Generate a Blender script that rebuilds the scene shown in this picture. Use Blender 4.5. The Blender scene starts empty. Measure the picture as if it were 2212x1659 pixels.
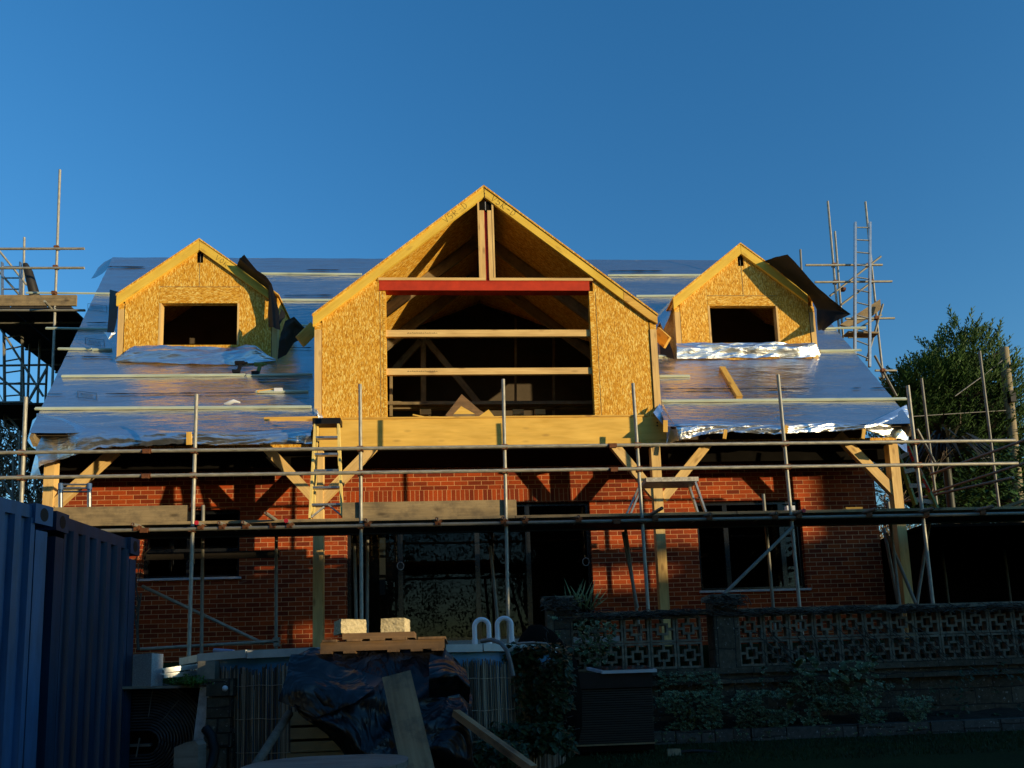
import bpy, math, random
import mathutils
from mathutils import Vector, Matrix, noise
random.seed(7)
PI = math.pi
V = Vector
S = bpy.context.scene
COL = S.collection

# ------------------------------------------------------------------ camera
# photograph measured on a 2212 x 1659 grid: focal length, lens shift, pitch, yaw, roll from the
# house's own verticals and horizontals
FW, FPX, CX, CY = 2212.0, 1590.0, 1106.0, 1268.0
_p, _y, _r = (math.radians(a) for a in (7.49, 3.788, -1.904))
_f = V((math.sin(_y) * math.cos(_p), math.cos(_y) * math.cos(_p), math.sin(_p)))
_rt = V((math.cos(_y), -math.sin(_y), 0))
_up = _rt.cross(_f)
CR = _rt * math.cos(_r) + _up * math.sin(_r)
CU = _up * math.cos(_r) - _rt * math.sin(_r)
cam_data = bpy.data.cameras.new("camera")
cam = bpy.data.objects.new("camera", cam_data)
COL.objects.link(cam)
cam.matrix_world = Matrix((
    (CR.x, CU.x, -_f.x, 0), (CR.y, CU.y, -_f.y, 0), (CR.z, CU.z, -_f.z, 0), (0, 0, 0, 1)))
cam_data.sensor_fit = 'HORIZONTAL'
cam_data.sensor_width = 36
cam_data.lens = 36 * FPX / FW
cam_data.shift_y = (CY - 829.5) / FW
cam_data.clip_end = 3000
cam_data.clip_start = 0.05
S.camera = cam

def ray(x, y):
    return _f + CR * ((x - CX) / FPX) - CU * ((y - CY) / FPX)
def at(x, y, Y):
    d = ray(x, y)
    return d * (Y / d.y)
def atz(x, y, Z):
    d = ray(x, y)
    return d * (Z / d.z)
K = FW / 4032.0
def n(x, y, Y):
    return at(x * K, y * K, Y)

# ------------------------------------------------------------------ mesh builder
class MB:
    def __init__(s):
        s.v = []; s.f = []; s.uv = []; s.sm = []
    def face(s, pts, uvs=None, smooth=False):
        i = len(s.v)
        pts = [V(p) for p in pts]
        s.v += pts
        s.f.append(tuple(range(i, i + len(pts))))
        if uvs is None:
            nn = (pts[1] - pts[0]).cross(pts[-1] - pts[0])
            a = [abs(c) for c in nn]
            if a[1] >= a[0] and a[1] >= a[2]: uvs = [(p.x, p.z) for p in pts]
            elif a[0] >= a[2]: uvs = [(p.y, p.z) for p in pts]
            else: uvs = [(p.x, p.y) for p in pts]
        s.uv.append(list(uvs)); s.sm.append(smooth)
    def grid(s, P, uvf=None, smooth=True, closed_u=False):
        # P[i][j] grid of points, shared vertices
        base = len(s.v); R = len(P); Cn = len(P[0])
        for row in P: s.v += [V(p) for p in row]
        for i in range(R - 1):
            for j in range(Cn - 1 + (1 if closed_u else 0)):
                j2 = (j + 1) % Cn
                s.f.append((base + i * Cn + j, base + i * Cn + j2, base + (i + 1) * Cn + j2, base + (i + 1) * Cn + j))
                if uvf: s.uv.append([uvf(i, j), uvf(i, j + 1), uvf(i + 1, j + 1), uvf(i + 1, j)])
                else:
                    s.uv.append([(P[a][b % Cn][0], P[a][b % Cn][2]) for a, b in ((i, j), (i, j + 1), (i + 1, j + 1), (i + 1, j))])
                s.sm.append(smooth)
    def box(s, c, size, R=None):
        c = V(c); sx, sy, sz = (q / 2 for q in size)
        ax = [V((sx, 0, 0)), V((0, sy, 0)), V((0, 0, sz))]
        if R is not None: ax = [R @ a for a in ax]
        L = [2 * sx, 2 * sy, 2 * sz]
        big = L.index(max(L)); o = random.random() * 20; o2 = random.random() * 5
        for a in range(3):
            b, d = (a + 1) % 3, (a + 2) % 3
            for sg in (1, -1):
                cc = c + ax[a] * sg
                q = [(-1, -1), (1, -1), (1, 1), (-1, 1)]
                if sg < 0: q = q[::-1]
                pts = [cc + ax[b] * i + ax[d] * j for i, j in q]
                if d == big: uv = [(j * L[d] / 2 + o, i * L[b] / 2 + o2) for i, j in q]
                else: uv = [(i * L[b] / 2 + o, j * L[d] / 2 + o2) for i, j in q]
                s.face(pts, uv)
    def boxr(s, x0, x1, y0, y1, z0, z1):
        s.box(((x0 + x1) / 2, (y0 + y1) / 2, (z0 + z1) / 2), (x1 - x0, y1 - y0, z1 - z0))
    def bar(s, p0, p1, w, h, up=(0, 0, 1)):
        p0, p1 = V(p0), V(p1); d = p1 - p0; L = d.length; d.normalize()
        up = V(up)
        if abs(d.dot(up)) > .98: up = V((0, 1, 0))
        sd = d.cross(up).normalized(); u2 = sd.cross(d).normalized()
        s.box((p0 + p1) / 2, (L, w, h), Matrix((d, sd, u2)).transposed())
    def tube(s, p0, p1, r, nseg=10, r1=None, cap=True):
        p0, p1 = V(p0), V(p1)
        s.path([p0, p1], r, nseg, cap, r1)
    def path(s, pts, r, nseg=8, cap=True, r1=None, closed=False):
        pts = [V(p) for p in pts]; m = len(pts)
        rings = []; L = 0; o = random.random() * 10; us = []
        prev = None
        for i, p in enumerate(pts):
            if closed: d = pts[(i + 1) % m] - pts[i - 1]
            else: d = pts[min(i + 1, m - 1)] - pts[max(i - 1, 0)]
            d.normalize()
            if prev is None:
                a = V((0, 0, 1)) if abs(d.z) < .9 else V((1, 0, 0))
                sd = d.cross(a).normalized()
            else:
                sd = (prev - d * prev.dot(d)).normalized()
            prev = sd; ot = d.cross(sd)
            rr = r[i] if isinstance(r, (list, tuple)) else (r if r1 is None else r + (r1 - r) * i / max(1, m - 1))
            if i: L += (p - pts[i - 1]).length
            us.append(L + o)
            rings.append([p + (sd * math.cos(2 * PI * k / nseg) + ot * math.sin(2 * PI * k / nseg)) * rr for k in range(nseg)])
        if closed: rings.append(rings[0]); us.append(L + .1 + o)
        s.grid(rings, lambda i, j: (us[i], j * .12 * (2 * PI * (r if not isinstance(r, (list, tuple)) else r[0])) / .3), True, True)
        if cap and not closed:
            s.face(rings[0][::-1]); s.face(rings[-1])
    def prism(s, poly, off, uvo=None):
        poly = [V(p) for p in poly]; off = V(off)
        nn = V((0, 0, 0))
        for i in range(len(poly)): nn += poly[i].cross(poly[(i + 1) % len(poly)])
        if nn.dot(off) > 0: poly = poly[::-1]
        s.face(poly)
        s.face([p + off for p in poly][::-1])
        for i in range(len(poly)):
            a, b = poly[i], poly[(i + 1) % len(poly)]
            s.face([b, a, a + off, b + off])
    def ball(s, c, r, nu=10, nv=6, sc=(1, 1, 1), jit=0):
        c = V(c); P = []
        for i in range(nv + 1):
            t = PI * i / nv
            P.append([])
            for j in range(nu):
                a = 2 * PI * j / nu
                q = V((math.sin(t) * math.cos(a) * sc[0], math.sin(t) * math.sin(a) * sc[1], math.cos(t) * sc[2])) * r
                if jit: q *= 1 + jit * noise.noise(q * (1.6 / r) + c * 3)
                P[-1].append(c + q)
        s.grid(P, None, True, True)
    def build(s, name, mat, parent=None, kind=None, label=None, bevel=0):
        o_ = parent.get('_w', None) if parent else None
        off = V(o_) if o_ else V((0, 0, 0))
        me = bpy.data.meshes.new(name)
        me.from_pydata([v - off for v in s.v], [], s.f)
        ul = me.uv_layers.new(name="UVMap")
        flat = []
        for u in s.uv:
            for a in u: flat += [a[0], a[1]]
        ul.data.foreach_set('uv', flat)
        me.polygons.foreach_set('use_smooth', s.sm)
        me.materials.append(mat)
        me.update()
        o = bpy.data.objects.new(name, me)
        COL.objects.link(o)
        if parent:
            o.parent = parent
            o['_w'] = tuple(off)
        if kind: o['kind'] = kind
        if label: o['label'] = label
        if bevel:
            b = o.modifiers.new('bevel', 'BEVEL'); b.width = bevel; b.segments = 2; b.limit_method = 'ANGLE'
        return o

def thing(name, label, cat, loc=(0, 0, 0), group=None):
    o = bpy.data.objects.new(name, None); COL.objects.link(o)
    o.location = V(loc); o['label'] = label; o['category'] = cat; o['_w'] = tuple(loc)
    o.empty_display_size = .1
    if group: o['group'] = group
    return o
def tag(o, label, cat, group=None):
    o['label'] = label; o['category'] = cat
    if group: o['group'] = group
    return o

# ------------------------------------------------------------------ materials
class NT:
    def __init__(s, name):
        s.m = bpy.data.materials.new(name); s.m.use_nodes = True
        s.t = s.m.node_tree; s.b = s.t.nodes['Principled BSDF']; s.out = s.t.nodes['Material Output']
    def n(s, typ, **kw):
        nd = s.t.nodes.new(typ)
        for k, v in kw.items():
            if k.startswith('_'): setattr(nd, k[1:], v)
            else: s.set(nd, k, v)
        return nd
    def set(s, nd, k, v):
        i = nd.inputs[int(k[1:])] if (k[0] == 'i' and k[1:].isdigit()) else nd.inputs[k.replace('_', ' ')]
        if isinstance(v, bpy.types.NodeSocket): s.t.links.new(v, i)
        elif isinstance(v, bpy.types.Node): s.t.links.new(v.outputs[0], i)
        else:
            if isinstance(v, tuple) and len(v) == 3 and i.type == 'RGBA': v = v + (1,)
            i.default_value = v
    def bs(s, **kw):
        for k, v in kw.items(): s.set(s.b, k, v)
    def coord(s, kind='UV'):
        return s.n('ShaderNodeTexCoord').outputs[kind]
    def map(s, vec, scale=(1, 1, 1), loc=(0, 0, 0), rot=(0, 0, 0)):
        return s.n('ShaderNodeMapping', Vector=vec, Scale=scale, Location=loc, Rotation=rot).outputs[0]
    def noise(s, vec, scale=5, detail=4, rough=.55, dist=0):
        return s.n('ShaderNodeTexNoise', Vector=vec, Scale=scale, Detail=detail, Roughness=rough, Distortion=dist)
    def ramp(s, fac, stops):
        r = s.n('ShaderNodeValToRGB', Fac=fac)
        e = r.color_ramp.elements
        while len(e) < len(stops): e.new(.5)
        for a, (p, c) in zip(e, stops):
            a.position = p; a.color = tuple(c) + (1,) if len(c) == 3 else c
        return r.outputs[0]
    def mix(s, fac, a, b, mode='MIX'):
        m = s.n('ShaderNodeMix', _data_type='RGBA', _blend_type=mode)
        for k, v in ((0, fac), (6, a), (7, b)):
            i = m.inputs[k]
            if isinstance(v, bpy.types.NodeSocket): s.t.links.new(v, i)
            else:
                if isinstance(v, tuple) and len(v) == 3: v = v + (1,)
                i.default_value = v
        return m.outputs[2]
    def math(s, op, a, b=0.0, c=0.0):
        m = s.n('ShaderNodeMath', _operation=op)
        for k, v in enumerate((a, b, c)):
            if isinstance(v, bpy.types.NodeSocket): s.t.links.new(v, m.inputs[k])
            else: m.inputs[k].default_value = v
        return m.outputs[0]
    def bump(s, h, strength=.4, dist=.01):
        b = s.n('ShaderNodeBump', Height=h, Strength=strength, Distance=dist)
        s.t.links.new(b.outputs[0], s.b.inputs['Normal'])

def plain(name, col, rough=.6, metal=0, var=.25, scale=8, bump=.15, bscale=60, kind='Object', spec=.3):
    t = NT(name); c = t.coord(kind)
    f = t.noise(c, scale, 6, .65)
    d = tuple(x * (1 - var) for x in col); l = tuple(min(1, x * (1 + var)) for x in col)
    t.bs(Base_Color=t.ramp(f.outputs[0], [(.3, d), (.7, l)]), Roughness=rough, Metallic=metal)
    t.b.inputs['Specular IOR Level'].default_value = spec
    if bump: t.bump(t.noise(c, bscale, 4).outputs[0], bump, .004)
    return t.m

def wood(name, c0, c1, knot=(.2, .09, .03), rough=.7, grain=26, knots=1, dirt=0):
    t = NT(name); c = t.coord('UV')
    m = t.map(c, (1.3, grain, 1))
    f = t.noise(m, 1.6, 5, .6, .6)
    col = t.ramp(f.outputs[0], [(.28, c0), (.72, c1)])
    big = t.noise(t.map(c, (.8, 3, 1)), 2.2, 2)
    col = t.mix(.35, col, t.ramp(big.outputs[0], [(.3, tuple(x * .58 for x in c0)), (.7, c1)]))
    if knots:
        vo = t.n('ShaderNodeTexVoronoi', Vector=t.map(c, (2.4, 6.5, 1)), Scale=1.0, Randomness=1.0)
        kn = t.ramp(vo.outputs['Distance'], [(.07, (1, 1, 1)), (.2, (0, 0, 0))])
        col = t.mix(t.math('MULTIPLY', kn, .75 * knots), col, knot)
    if dirt:
        dn = t.noise(c, 5, 6, .7)
        col = t.mix(t.ramp(dn.outputs[0], [(.45, (0, 0, 0)), (.7, (dirt, dirt, dirt))]), col, (.06, .05, .04))
    t.bs(Base_Color=col, Roughness=rough)
    t.b.inputs['Specular IOR Level'].default_value = .25
    t.bump(f.outputs[0], .25, .003)
    return t.m

def osb(name, gain=1.0, turn=0):
    t = NT(name); c = t.coord('UV')
    if turn: c = t.map(c, rot=(0, 0, turn))
    cols = []
    for i, (rot, sx, sy) in enumerate(((.12, 105, 18), (-.3, 90, 22), (.75, 64, 30), (-.08, 118, 21))):
        wob = t.noise(c, 7 + i, 2)
        cc = t.mix(.06, c, wob.outputs['Color'], 'ADD')
        vo = t.n('ShaderNodeTexVoronoi', Vector=t.map(cc, (sx, sy, 1), (i * 3.1, i * 7.7, 0), (0, 0, rot)), Scale=1.0)
        sep = t.n('ShaderNodeSeparateColor', Color=vo.outputs['Color'])
        cols.append(sep.outputs[0])
    g = gain
    a = t.ramp(cols[0], [(0, (.44 * g, .18 * g, .012 * g)), (.3, (.62 * g, .275 * g, .018 * g)), (.65, (.78 * g, .385 * g, .032 * g)), (1, (.94 * g, .55 * g, .10 * g))])
    b = t.ramp(cols[2], [(0, (.50 * g, .21 * g, .012 * g)), (.5, (.72 * g, .34 * g, .025 * g)), (1, (.95 * g, .58 * g, .10 * g))])
    m1 = t.ramp(cols[1], [(.52, (0, 0, 0)), (.56, (1, 1, 1))])
    col = t.mix(m1, a, b)
    m2 = t.ramp(cols[3], [(.8, (0, 0, 0)), (.86, (1, 1, 1))])
    col = t.mix(m2, col, (1.0 * g, .72 * g, .20 * g))
    fn = t.noise(t.map(c, (60, 14, 1)), 3, 4)
    col = t.mix(.35, col, t.ramp(fn.outputs[0], [(.3, (.62, .58, .54)), (.7, (1, 1, 1))]), 'MULTIPLY')
    t.bs(Base_Color=col, Roughness=.62)
    t.b.inputs['Specular IOR Level'].default_value = .2
    t.bump(cols[0], .2, .003)
    return t.m

def brick(name, soldier=False):
    t = NT(name); c = t.coord('UV')
    if soldier:
        br = t.n('ShaderNodeTexBrick', Vector=c, Scale=1.0, Mortar_Size=.0044, Brick_Width=.075, Row_Height=.225, Bias=0.0, Mortar_Smooth=.15)
        br.offset = 0
    else:
        br = t.n('ShaderNodeTexBrick', Vector=c, Scale=1.0, Mortar_Size=.0044, Brick_Width=.225, Row_Height=.075, Bias=0.0, Mortar_Smooth=.15)
        br.offset = .5
    t.set(br, 'Color1', (.50, .090, .020)); t.set(br, 'Color2', (.20, .034, .015)); t.set(br, 'Mortar', (.78, .47, .25))
    f = t.noise(t.map(c, (9, 30, 1)), 2.5, 5, .65)
    big = t.noise(c, 1.1, 3)
    col = t.mix(.55, br.outputs[0], t.ramp(f.outputs[0], [(.3, (.5, .45, .42)), (.7, (1.25, 1.1, 1))]), 'MULTIPLY')
    col = t.mix(.55, col, t.ramp(big.outputs[0], [(.3, (.55, .52, .52)), (.7, (1.15, 1.1, 1.1))]), 'MULTIPLY')
    sm = t.noise(t.map(c, (2.2, 7, 1)), 1.6, 6, .75)
    col = t.mix(t.ramp(sm.outputs[0], [(.60, (0, 0, 0)), (.75, (.35, .35, .35))]), col, (.62, .42, .28))
    t.bs(Base_Color=col, Roughness=.85)
    t.b.inputs['Specular IOR Level'].default_value = .15
    h = t.math('SUBTRACT', t.math('MULTIPLY', f.outputs[0], .35), br.outputs['Fac'])
    t.bump(h, .5, .008)
    return t.m

def foil(name, base=(.60, .63, .72), rough=.16, wr=.5, scale=1.0, crink=.0, fold=0, metal=1.0):
    t = NT(name); c = t.coord('UV')
    f1 = t.noise(t.map(c, (1.6 * scale, 7 * scale, 1), rot=(0, 0, .12)), 2.2, 5, .55, 1.1)
    f2 = t.noise(t.map(c, (.7 * scale, 3.2 * scale, 1), rot=(0, 0, -.2)), 1.7, 3, .5, .6)
    h = t.math('ADD', f1.outputs[0], t.math('MULTIPLY', f2.outputs[0], 1.6))
    if crink:
        vo = t.n('ShaderNodeTexVoronoi', Vector=t.mix(.1, c, t.noise(c, 9, 3).outputs['Color'], 'ADD'), Scale=11.0, _feature='SMOOTH_F1')
        h = t.math('ADD', h, t.math('MULTIPLY', vo.outputs['Distance'], crink))
    if fold:
        f3 = t.noise(t.map(c, (1.5, 8.5, 1), rot=(0, 0, -.16)), 2.0, 5, .55, 1.6)
        rdg = t.math('ABSOLUTE', t.math('SUBTRACT', f3.outputs[0], .5))
        h = t.math('SUBTRACT', h, t.math('MULTIPLY', t.math('MINIMUM', rdg, .07), 3.2 * fold))
    fine = t.noise(c, 160, 3)
    t.bs(Base_Color=t.mix(.25, base, t.ramp(f2.outputs[0], [(.3, (.4, .42, .48)), (.7, (.95, .97, 1))]), 'MULTIPLY'),
         Metallic=metal, Roughness=t.math('ADD', t.math('MULTIPLY', fine.outputs[0], .10), rough))
    t.bump(h, wr, .03)
    return t.m

M = {}
M['brick'] = brick('red_brick'); M['soldier'] = brick('soldier_brick', True)
M['osb'] = osb('osb_board'); M['osbh'] = osb('osb_board_across', .95, PI / 2 - .05)
M['timber'] = wood('planed_timber', (.62, .32, .05), (.86, .53, .12))
M['barge'] = wood('yellow_board', (.78, .47, .05), (.92, .63, .10), knots=.4, grain=18)
M['stud'] = wood('stud_timber', (.62, .37, .13), (.90, .62, .25), knots=.8)
M['glulam'] = wood('glulam', (.74, .42, .065), (.92, .58, .13), knots=.5, grain=14)
M['batten'] = wood('treated_batten', (.44, .54, .44), (.66, .73, .60), knot=(.2, .24, .16), knots=.6, grain=20)
M['deckdk'] = wood('dark_shaded_board', (.03, .025, .02), (.06, .048, .036), knots=0)  # board darkened to stand for shaded undersides; cabinet slats share it
M['board'] = wood('weathered_board', (.20, .145, .08), (.40, .29, .15), knot=(.06, .04, .02), dirt=.6)
M['plankw'] = wood('worn_brown_plank', (.27, .14, .065), (.46, .27, .14), knot=(.09, .045, .025), dirt=.8)
M['oldwood'] = wood('grey_wood', (.11, .10, .085), (.23, .21, .18), knot=(.06, .05, .05), dirt=.5)
M['pallet'] = wood('pallet_wood', (.15, .085, .045), (.31, .185, .09), knot=(.08, .04, .02), dirt=.5)
M['foil'] = foil('foil_membrane', (.92, .84, .78), .11, .28, 1.0, 0, .15, .93)
M['foil2'] = foil('crinkled_foil', (.92, .92, .93), .24, .45, 1.1, .12, .2, .95)
M['black'] = plain('black_membrane', (.022, .020, .018), .55, var=.4, scale=4, bump=.5, bscale=14)
M['tube'] = plain('galvanised_tube', (.36, .34, .28), .5, .3, .5, 9, .2, 90, 'UV', .5)
M['tubegrey'] = plain('dull_tube', (.22, .21, .175), .6, .15, .4, 7, .25, 60, 'UV', .5)
M['rust'] = plain('rusty_coupler', (.17, .065, .028), .75, .3, .4, 30, .4, 80)
M['redsteel'] = plain('red_oxide_steel', (.50, .040, .008), .55, 0, .18, 5, .1, 40)
M['frame'] = plain('anthracite_frame', (.012, .013, .015), .22, 0, .2, 5, 0, spec=.5)
M['sill'] = plain('pale_sill', (.55, .55, .56), .45, 0, .15, 6, .1)
M['blue'] = plain('blue_paint', (.030, .125, .29), .34, .0, .22, 3, .12, 30, spec=.45)
M['bluedk'] = plain('dark_blue_paint', (.018, .048, .115), .34, .0, .25, 3, .12, 30, spec=.45)
M['conc'] = plain('rough_concrete', (.56, .46, .27), .95, 0, .35, 45, 1.0, 70)
M['granite'] = plain('speckled_concrete', (.36, .38, .38), .85, 0, .35, 90, .4, 120)
M['white'] = plain('white_plastic', (.74, .75, .78), .35, 0, .08, 5, .03, spec=.5)
M['rim'] = plain('pool_rim_plastic', (.58, .57, .52), .5, 0, .15, 6, .05)
M['liner'] = plain('blue_liner', (.05, .22, .42), .4, 0, .2, 5, .1)
M['soil'] = plain('dark_soil', (.02, .015, .01), .95, 0, .5, 12, 1, 30)
M['alu'] = plain('aluminium', (.48, .48, .47), .35, .85, .2, 20, .1, 60)
M['aluold'] = plain('paint_splashed_aluminium', (.42, .39, .35), .55, .4, .45, 26, .2, 60)
M['yellow'] = plain('yellow_fibreglass', (.80, .60, .20), .45, 0, .15, 10, .05)
M['green'] = plain('green_fibreglass', (.16, .24, .07), .5, 0, .25, 8, .1)
M['redlab'] = plain('red_label', (.45, .03, .03), .5, 0, .1, 8, 0)
M['blk'] = plain('black_plastic', (.010, .009, .009), .5, 0, .3, 8, .1, spec=.25)
M['blkdull'] = plain('black_part_and_shade', (.008, .007, .006), .95, 0, .3, 4, .1, spec=.02)  # near black; stands for shade at eaves, crowns and lean-to, also dark parts
M['coil'] = plain('coil_rubber', (.030, .032, .038), .35, 0, .2, 8, 0, spec=.6)
M['pencil'] = plain('pencil_line', (.10, .07, .04), .9, 0, .2, 8, 0)
M['hose'] = plain('grey_hose', (.15, .145, .14), .5, 0, .3, 14, .2)
M['paint_w'] = plain('white_timber_paint', (.42, .43, .44), .6, 0, .35, 14, .3, 50)
M['siding'] = plain('buff_siding', (.26, .22, .13), .7, 0, .2, 5, .15)
M['polewood'] = wood('pole_wood', (.20, .16, .10), (.42, .34, .2), knots=.4, dirt=.5)
M['bark'] = plain('bark', (.14, .11, .085), .95, 0, .45, 20, .8, 50)
M['barkpale'] = plain('pale_twig', (.28, .22, .15), .9, 0, .4, 12, .5, 50)
M['vine'] = plain('dead_vine', (.07, .06, .05), .95, 0, .5, 20, .5)
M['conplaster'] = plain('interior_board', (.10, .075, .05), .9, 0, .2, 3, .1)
M['bluestrap'] = plain('blue_ladder_cap', (.05, .11, .25), .5, 0, .2, 5, 0)
M['redcap'] = plain('red_tube_cap', (.55, .03, .05), .5, 0, .1, 5, 0)
M['panelglass'] = plain('solar_cells', (.010, .012, .022), .12, 0, .2, 5, 0, spec=.6)

def container_mat(name, col):
    t = NT(name); c = t.coord('Object')
    a = t.noise(t.map(c, (5, 5, .55)), 2.2, 6, .65); b = t.noise(c, 2.0, 5, .7); sp = t.noise(c, 38, 5, .75)
    m = t.ramp(a.outputs[0], [(.3, tuple(x * .55 for x in col)), (.7, tuple(x * 1.25 for x in col))])
    m = t.mix(t.ramp(b.outputs[0], [(.55, (0, 0, 0)), (.8, (.5, .5, .5))]), m, (.07, .075, .08))
    m = t.mix(t.ramp(sp.outputs[0], [(.69, (0, 0, 0)), (.73, (.8, .8, .8))]), m, (.13, .05, .025))
    t.bs(Base_Color=m, Roughness=t.math('ADD', .28, t.math('MULTIPLY', a.outputs[0], .25)))
    t.b.inputs['Specular IOR Level'].default_value = .45
    t.bump(b.outputs[0], .25, .02)
    return t.m
def tarp_mat():
    t = NT('black_polythene'); c = t.coord('Object')
    f = t.noise(c, 5, 4, .5, .8)
    t.bs(Base_Color=t.ramp(f.outputs[0], [(.3, (.006, .006, .008)), (.7, (.014, .014, .018))]), Roughness=.33)
    t.b.inputs['Specular IOR Level'].default_value = .38
    g = t.noise(c, 2.6, 3, .5, 1.2)
    t.bump(t.math('MINIMUM', t.math('ABSOLUTE', t.math('SUBTRACT', g.outputs[0], .5)), .12), .8, .16)
    return t.m
M['tarp'] = tarp_mat(); M['blue'] = container_mat('worn_blue_paint', (.027, .105, .235)); M['bluedk'] = container_mat('worn_dark_blue_paint', (.014, .042, .085))

def stone_mat(name, c0, c1, bw=.45, rh=.2, mortar=(.05, .045, .04)):
    t = NT(name); c = t.coord('UV')
    w = t.mix(.05, c, t.noise(c, 3, 2).outputs['Color'], 'ADD')
    br = t.n('ShaderNodeTexBrick', Vector=w, Scale=1.0, Mortar_Size=.008, Brick_Width=bw, Row_Height=rh, Bias=0.0, Mortar_Smooth=.4)
    t.set(br, 'Color1', c0); t.set(br, 'Color2', c1); t.set(br, 'Mortar', mortar)
    f = t.noise(c, 14, 7, .7)
    li = t.noise(c, 26, 4, .6)
    col = t.mix(.7, br.outputs[0], t.ramp(f.outputs[0], [(.3, (.35, .35, .35)), (.7, (1.3, 1.28, 1.2))]), 'MULTIPLY')
    col = t.mix(t.ramp(li.outputs[0], [(.62, (0, 0, 0)), (.68, (.7, .7, .7))]), col, (.36, .36, .33))
    t.bs(Base_Color=col, Roughness=.95)
    t.b.inputs['Specular IOR Level'].default_value = .1
    t.bump(t.math('SUBTRACT', t.math('MULTIPLY', f.outputs[0], .8), br.outputs['Fac']), .8, .02)
    return t.m
M['stone'] = stone_mat('lichen_stone', (.075, .062, .045), (.13, .11, .08))
M['edging'] = stone_mat('edging_block', (.075, .07, .065), (.11, .105, .095), .45, .16)
M['screen'] = plain('screen_block', (.185, .16, .115), .95, 0, .5, 16, .7, 40)

def glass_mat():
    t = NT('dark_glass')
    tr = t.n('ShaderNodeBsdfTransparent', Color=(.34, .36, .36))
    gl = t.n('ShaderNodeBsdfGlossy', Color=(1, 1, 1), Roughness=.012)
    c = t.coord('Object')
    bp = t.n('ShaderNodeBump', Height=t.noise(c, 1.3, 2).outputs[0], Strength=.04, Distance=.02)
    t.t.links.new(bp.outputs[0], gl.inputs['Normal'])
    fr = t.n('ShaderNodeFresnel', IOR=1.45)
    mx = t.n('ShaderNodeMixShader', i0=t.math('MULTIPLY', fr.outputs[0], .55), i1=tr.outputs[0], i2=gl.outputs[0])
    t.t.links.new(mx.outputs[0], t.out.inputs[0])
    return t.m
M['glass'] = glass_mat()

def reed_mat():
    t = NT('reed_stem'); c = t.coord('UV')
    f = t.noise(t.map(c, (3, 40, 1)), 3, 3)
    sp = t.n('ShaderNodeSeparateXYZ', Vector=c)
    col = t.ramp(sp.outputs[0], [(0, (.04, .03, .02)), (.5, (.18, .145, .10)), (1, (.46, .38, .28))])
    col = t.mix(.4, col, t.ramp(f.outputs[0], [(.3, (.5, .5, .5)), (.7, (1.2, 1.2, 1.2))]), 'MULTIPLY')
    t.bs(Base_Color=col, Roughness=.7)
    return t.m
M['reed'] = reed_mat()

def leaf_mat(name, dark, light, scale=1.6, rough=.5, varieg=0, trans=.25):
    # v coordinate of every leaf card runs across it; u holds its tone
    t = NT(name); c = t.coord('UV')
    sep = t.n('ShaderNodeSeparateXYZ', Vector=c)
    big = t.noise(t.coord('Object'), scale, 3)
    col = t.ramp(sep.outputs[0], [(0, dark), (1, light)])
    col = t.mix(.5, col, t.ramp(big.outputs[0], [(.35, (.45, .45, .45)), (.65, (1.3, 1.3, 1.2))]), 'MULTIPLY')
    if varieg:
        e = t.math('ABSOLUTE', t.math('SUBTRACT', sep.outputs[1], .5))
        col = t.mix(t.ramp(e, [(.33, (0, 0, 0)), (.42, (1, 1, 1))]), col, (.55, .50, .30))
    t.bs(Base_Color=col, Roughness=rough)
    t.b.inputs['Specular IOR Level'].default_value = .3
    return t.m
M['ivy'] = leaf_mat('variegated_leaf', (.05, .07, .025), (.12, .15, .06), 2.0, .5, 1)
M['ivyg'] = leaf_mat('ivy_leaf', (.015, .028, .009), (.045, .07, .022), 2.0, .45)
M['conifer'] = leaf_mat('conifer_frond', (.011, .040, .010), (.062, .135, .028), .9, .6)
M['moss'] = leaf_mat('bright_sedum', (.05, .13, .015), (.10, .24, .03), 4, .6)
M['spike'] = leaf_mat('spiky_leaf', (.07, .09, .03), (.24, .26, .10), 3, .5)
M['drytree'] = leaf_mat('dull_ivy_foliage', (.035, .035, .012), (.16, .12, .04), 1.2, .6)
M['cordy'] = leaf_mat('dark_strap_leaf', (.012, .014, .010), (.05, .05, .035), 2, .5)
M['grassb'] = leaf_mat('grass_blade', (.008, .020, .003), (.018, .048, .008), 1.5, .7)

def ground_mat():
    t = NT('ground_earth_grass'); c = t.coord('Object')
    a = t.noise(c, 1.2, 6, .65); b = t.noise(c, 40, 4)
    col = t.ramp(a.outputs[0], [(.35, (.010, .020, .004)), (.65, (.018, .034, .007))])
    col = t.mix(.6, col, t.ramp(b.outputs[0], [(.3, (.4, .4, .4)), (.7, (1.3, 1.3, 1.2))]), 'MULTIPLY')
    t.bs(Base_Color=col, Roughness=.95)
    t.b.inputs['Specular IOR Level'].default_value = .1
    t.bump(b.outputs[0], .8, .03)
    return t.m
M['ground'] = ground_mat()

# ------------------------------------------------------------------ key planes of the place
YW, YP, YG, YF, YR, YS = 11.95, 11.0, 11.0, 9.65, 10.5, 8.6
EAVE0 = at(672, 881, 11.0)
TP = 1.05
RN = V((0, -TP, 1)).normalized()            # roof normal, facing the garden and up
def roof_z(Y): return EAVE0.z + TP * (Y - EAVE0.y)
def roof_at(x, y, lift=0.0):
    d = ray(x, y)
    t = (EAVE0.dot(RN)) / d.dot(RN)
    return d * t + RN * lift
def rn(x, y, lift=0.0): return roof_at(x * K, y * K, lift)
FLOOR = .55

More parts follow.
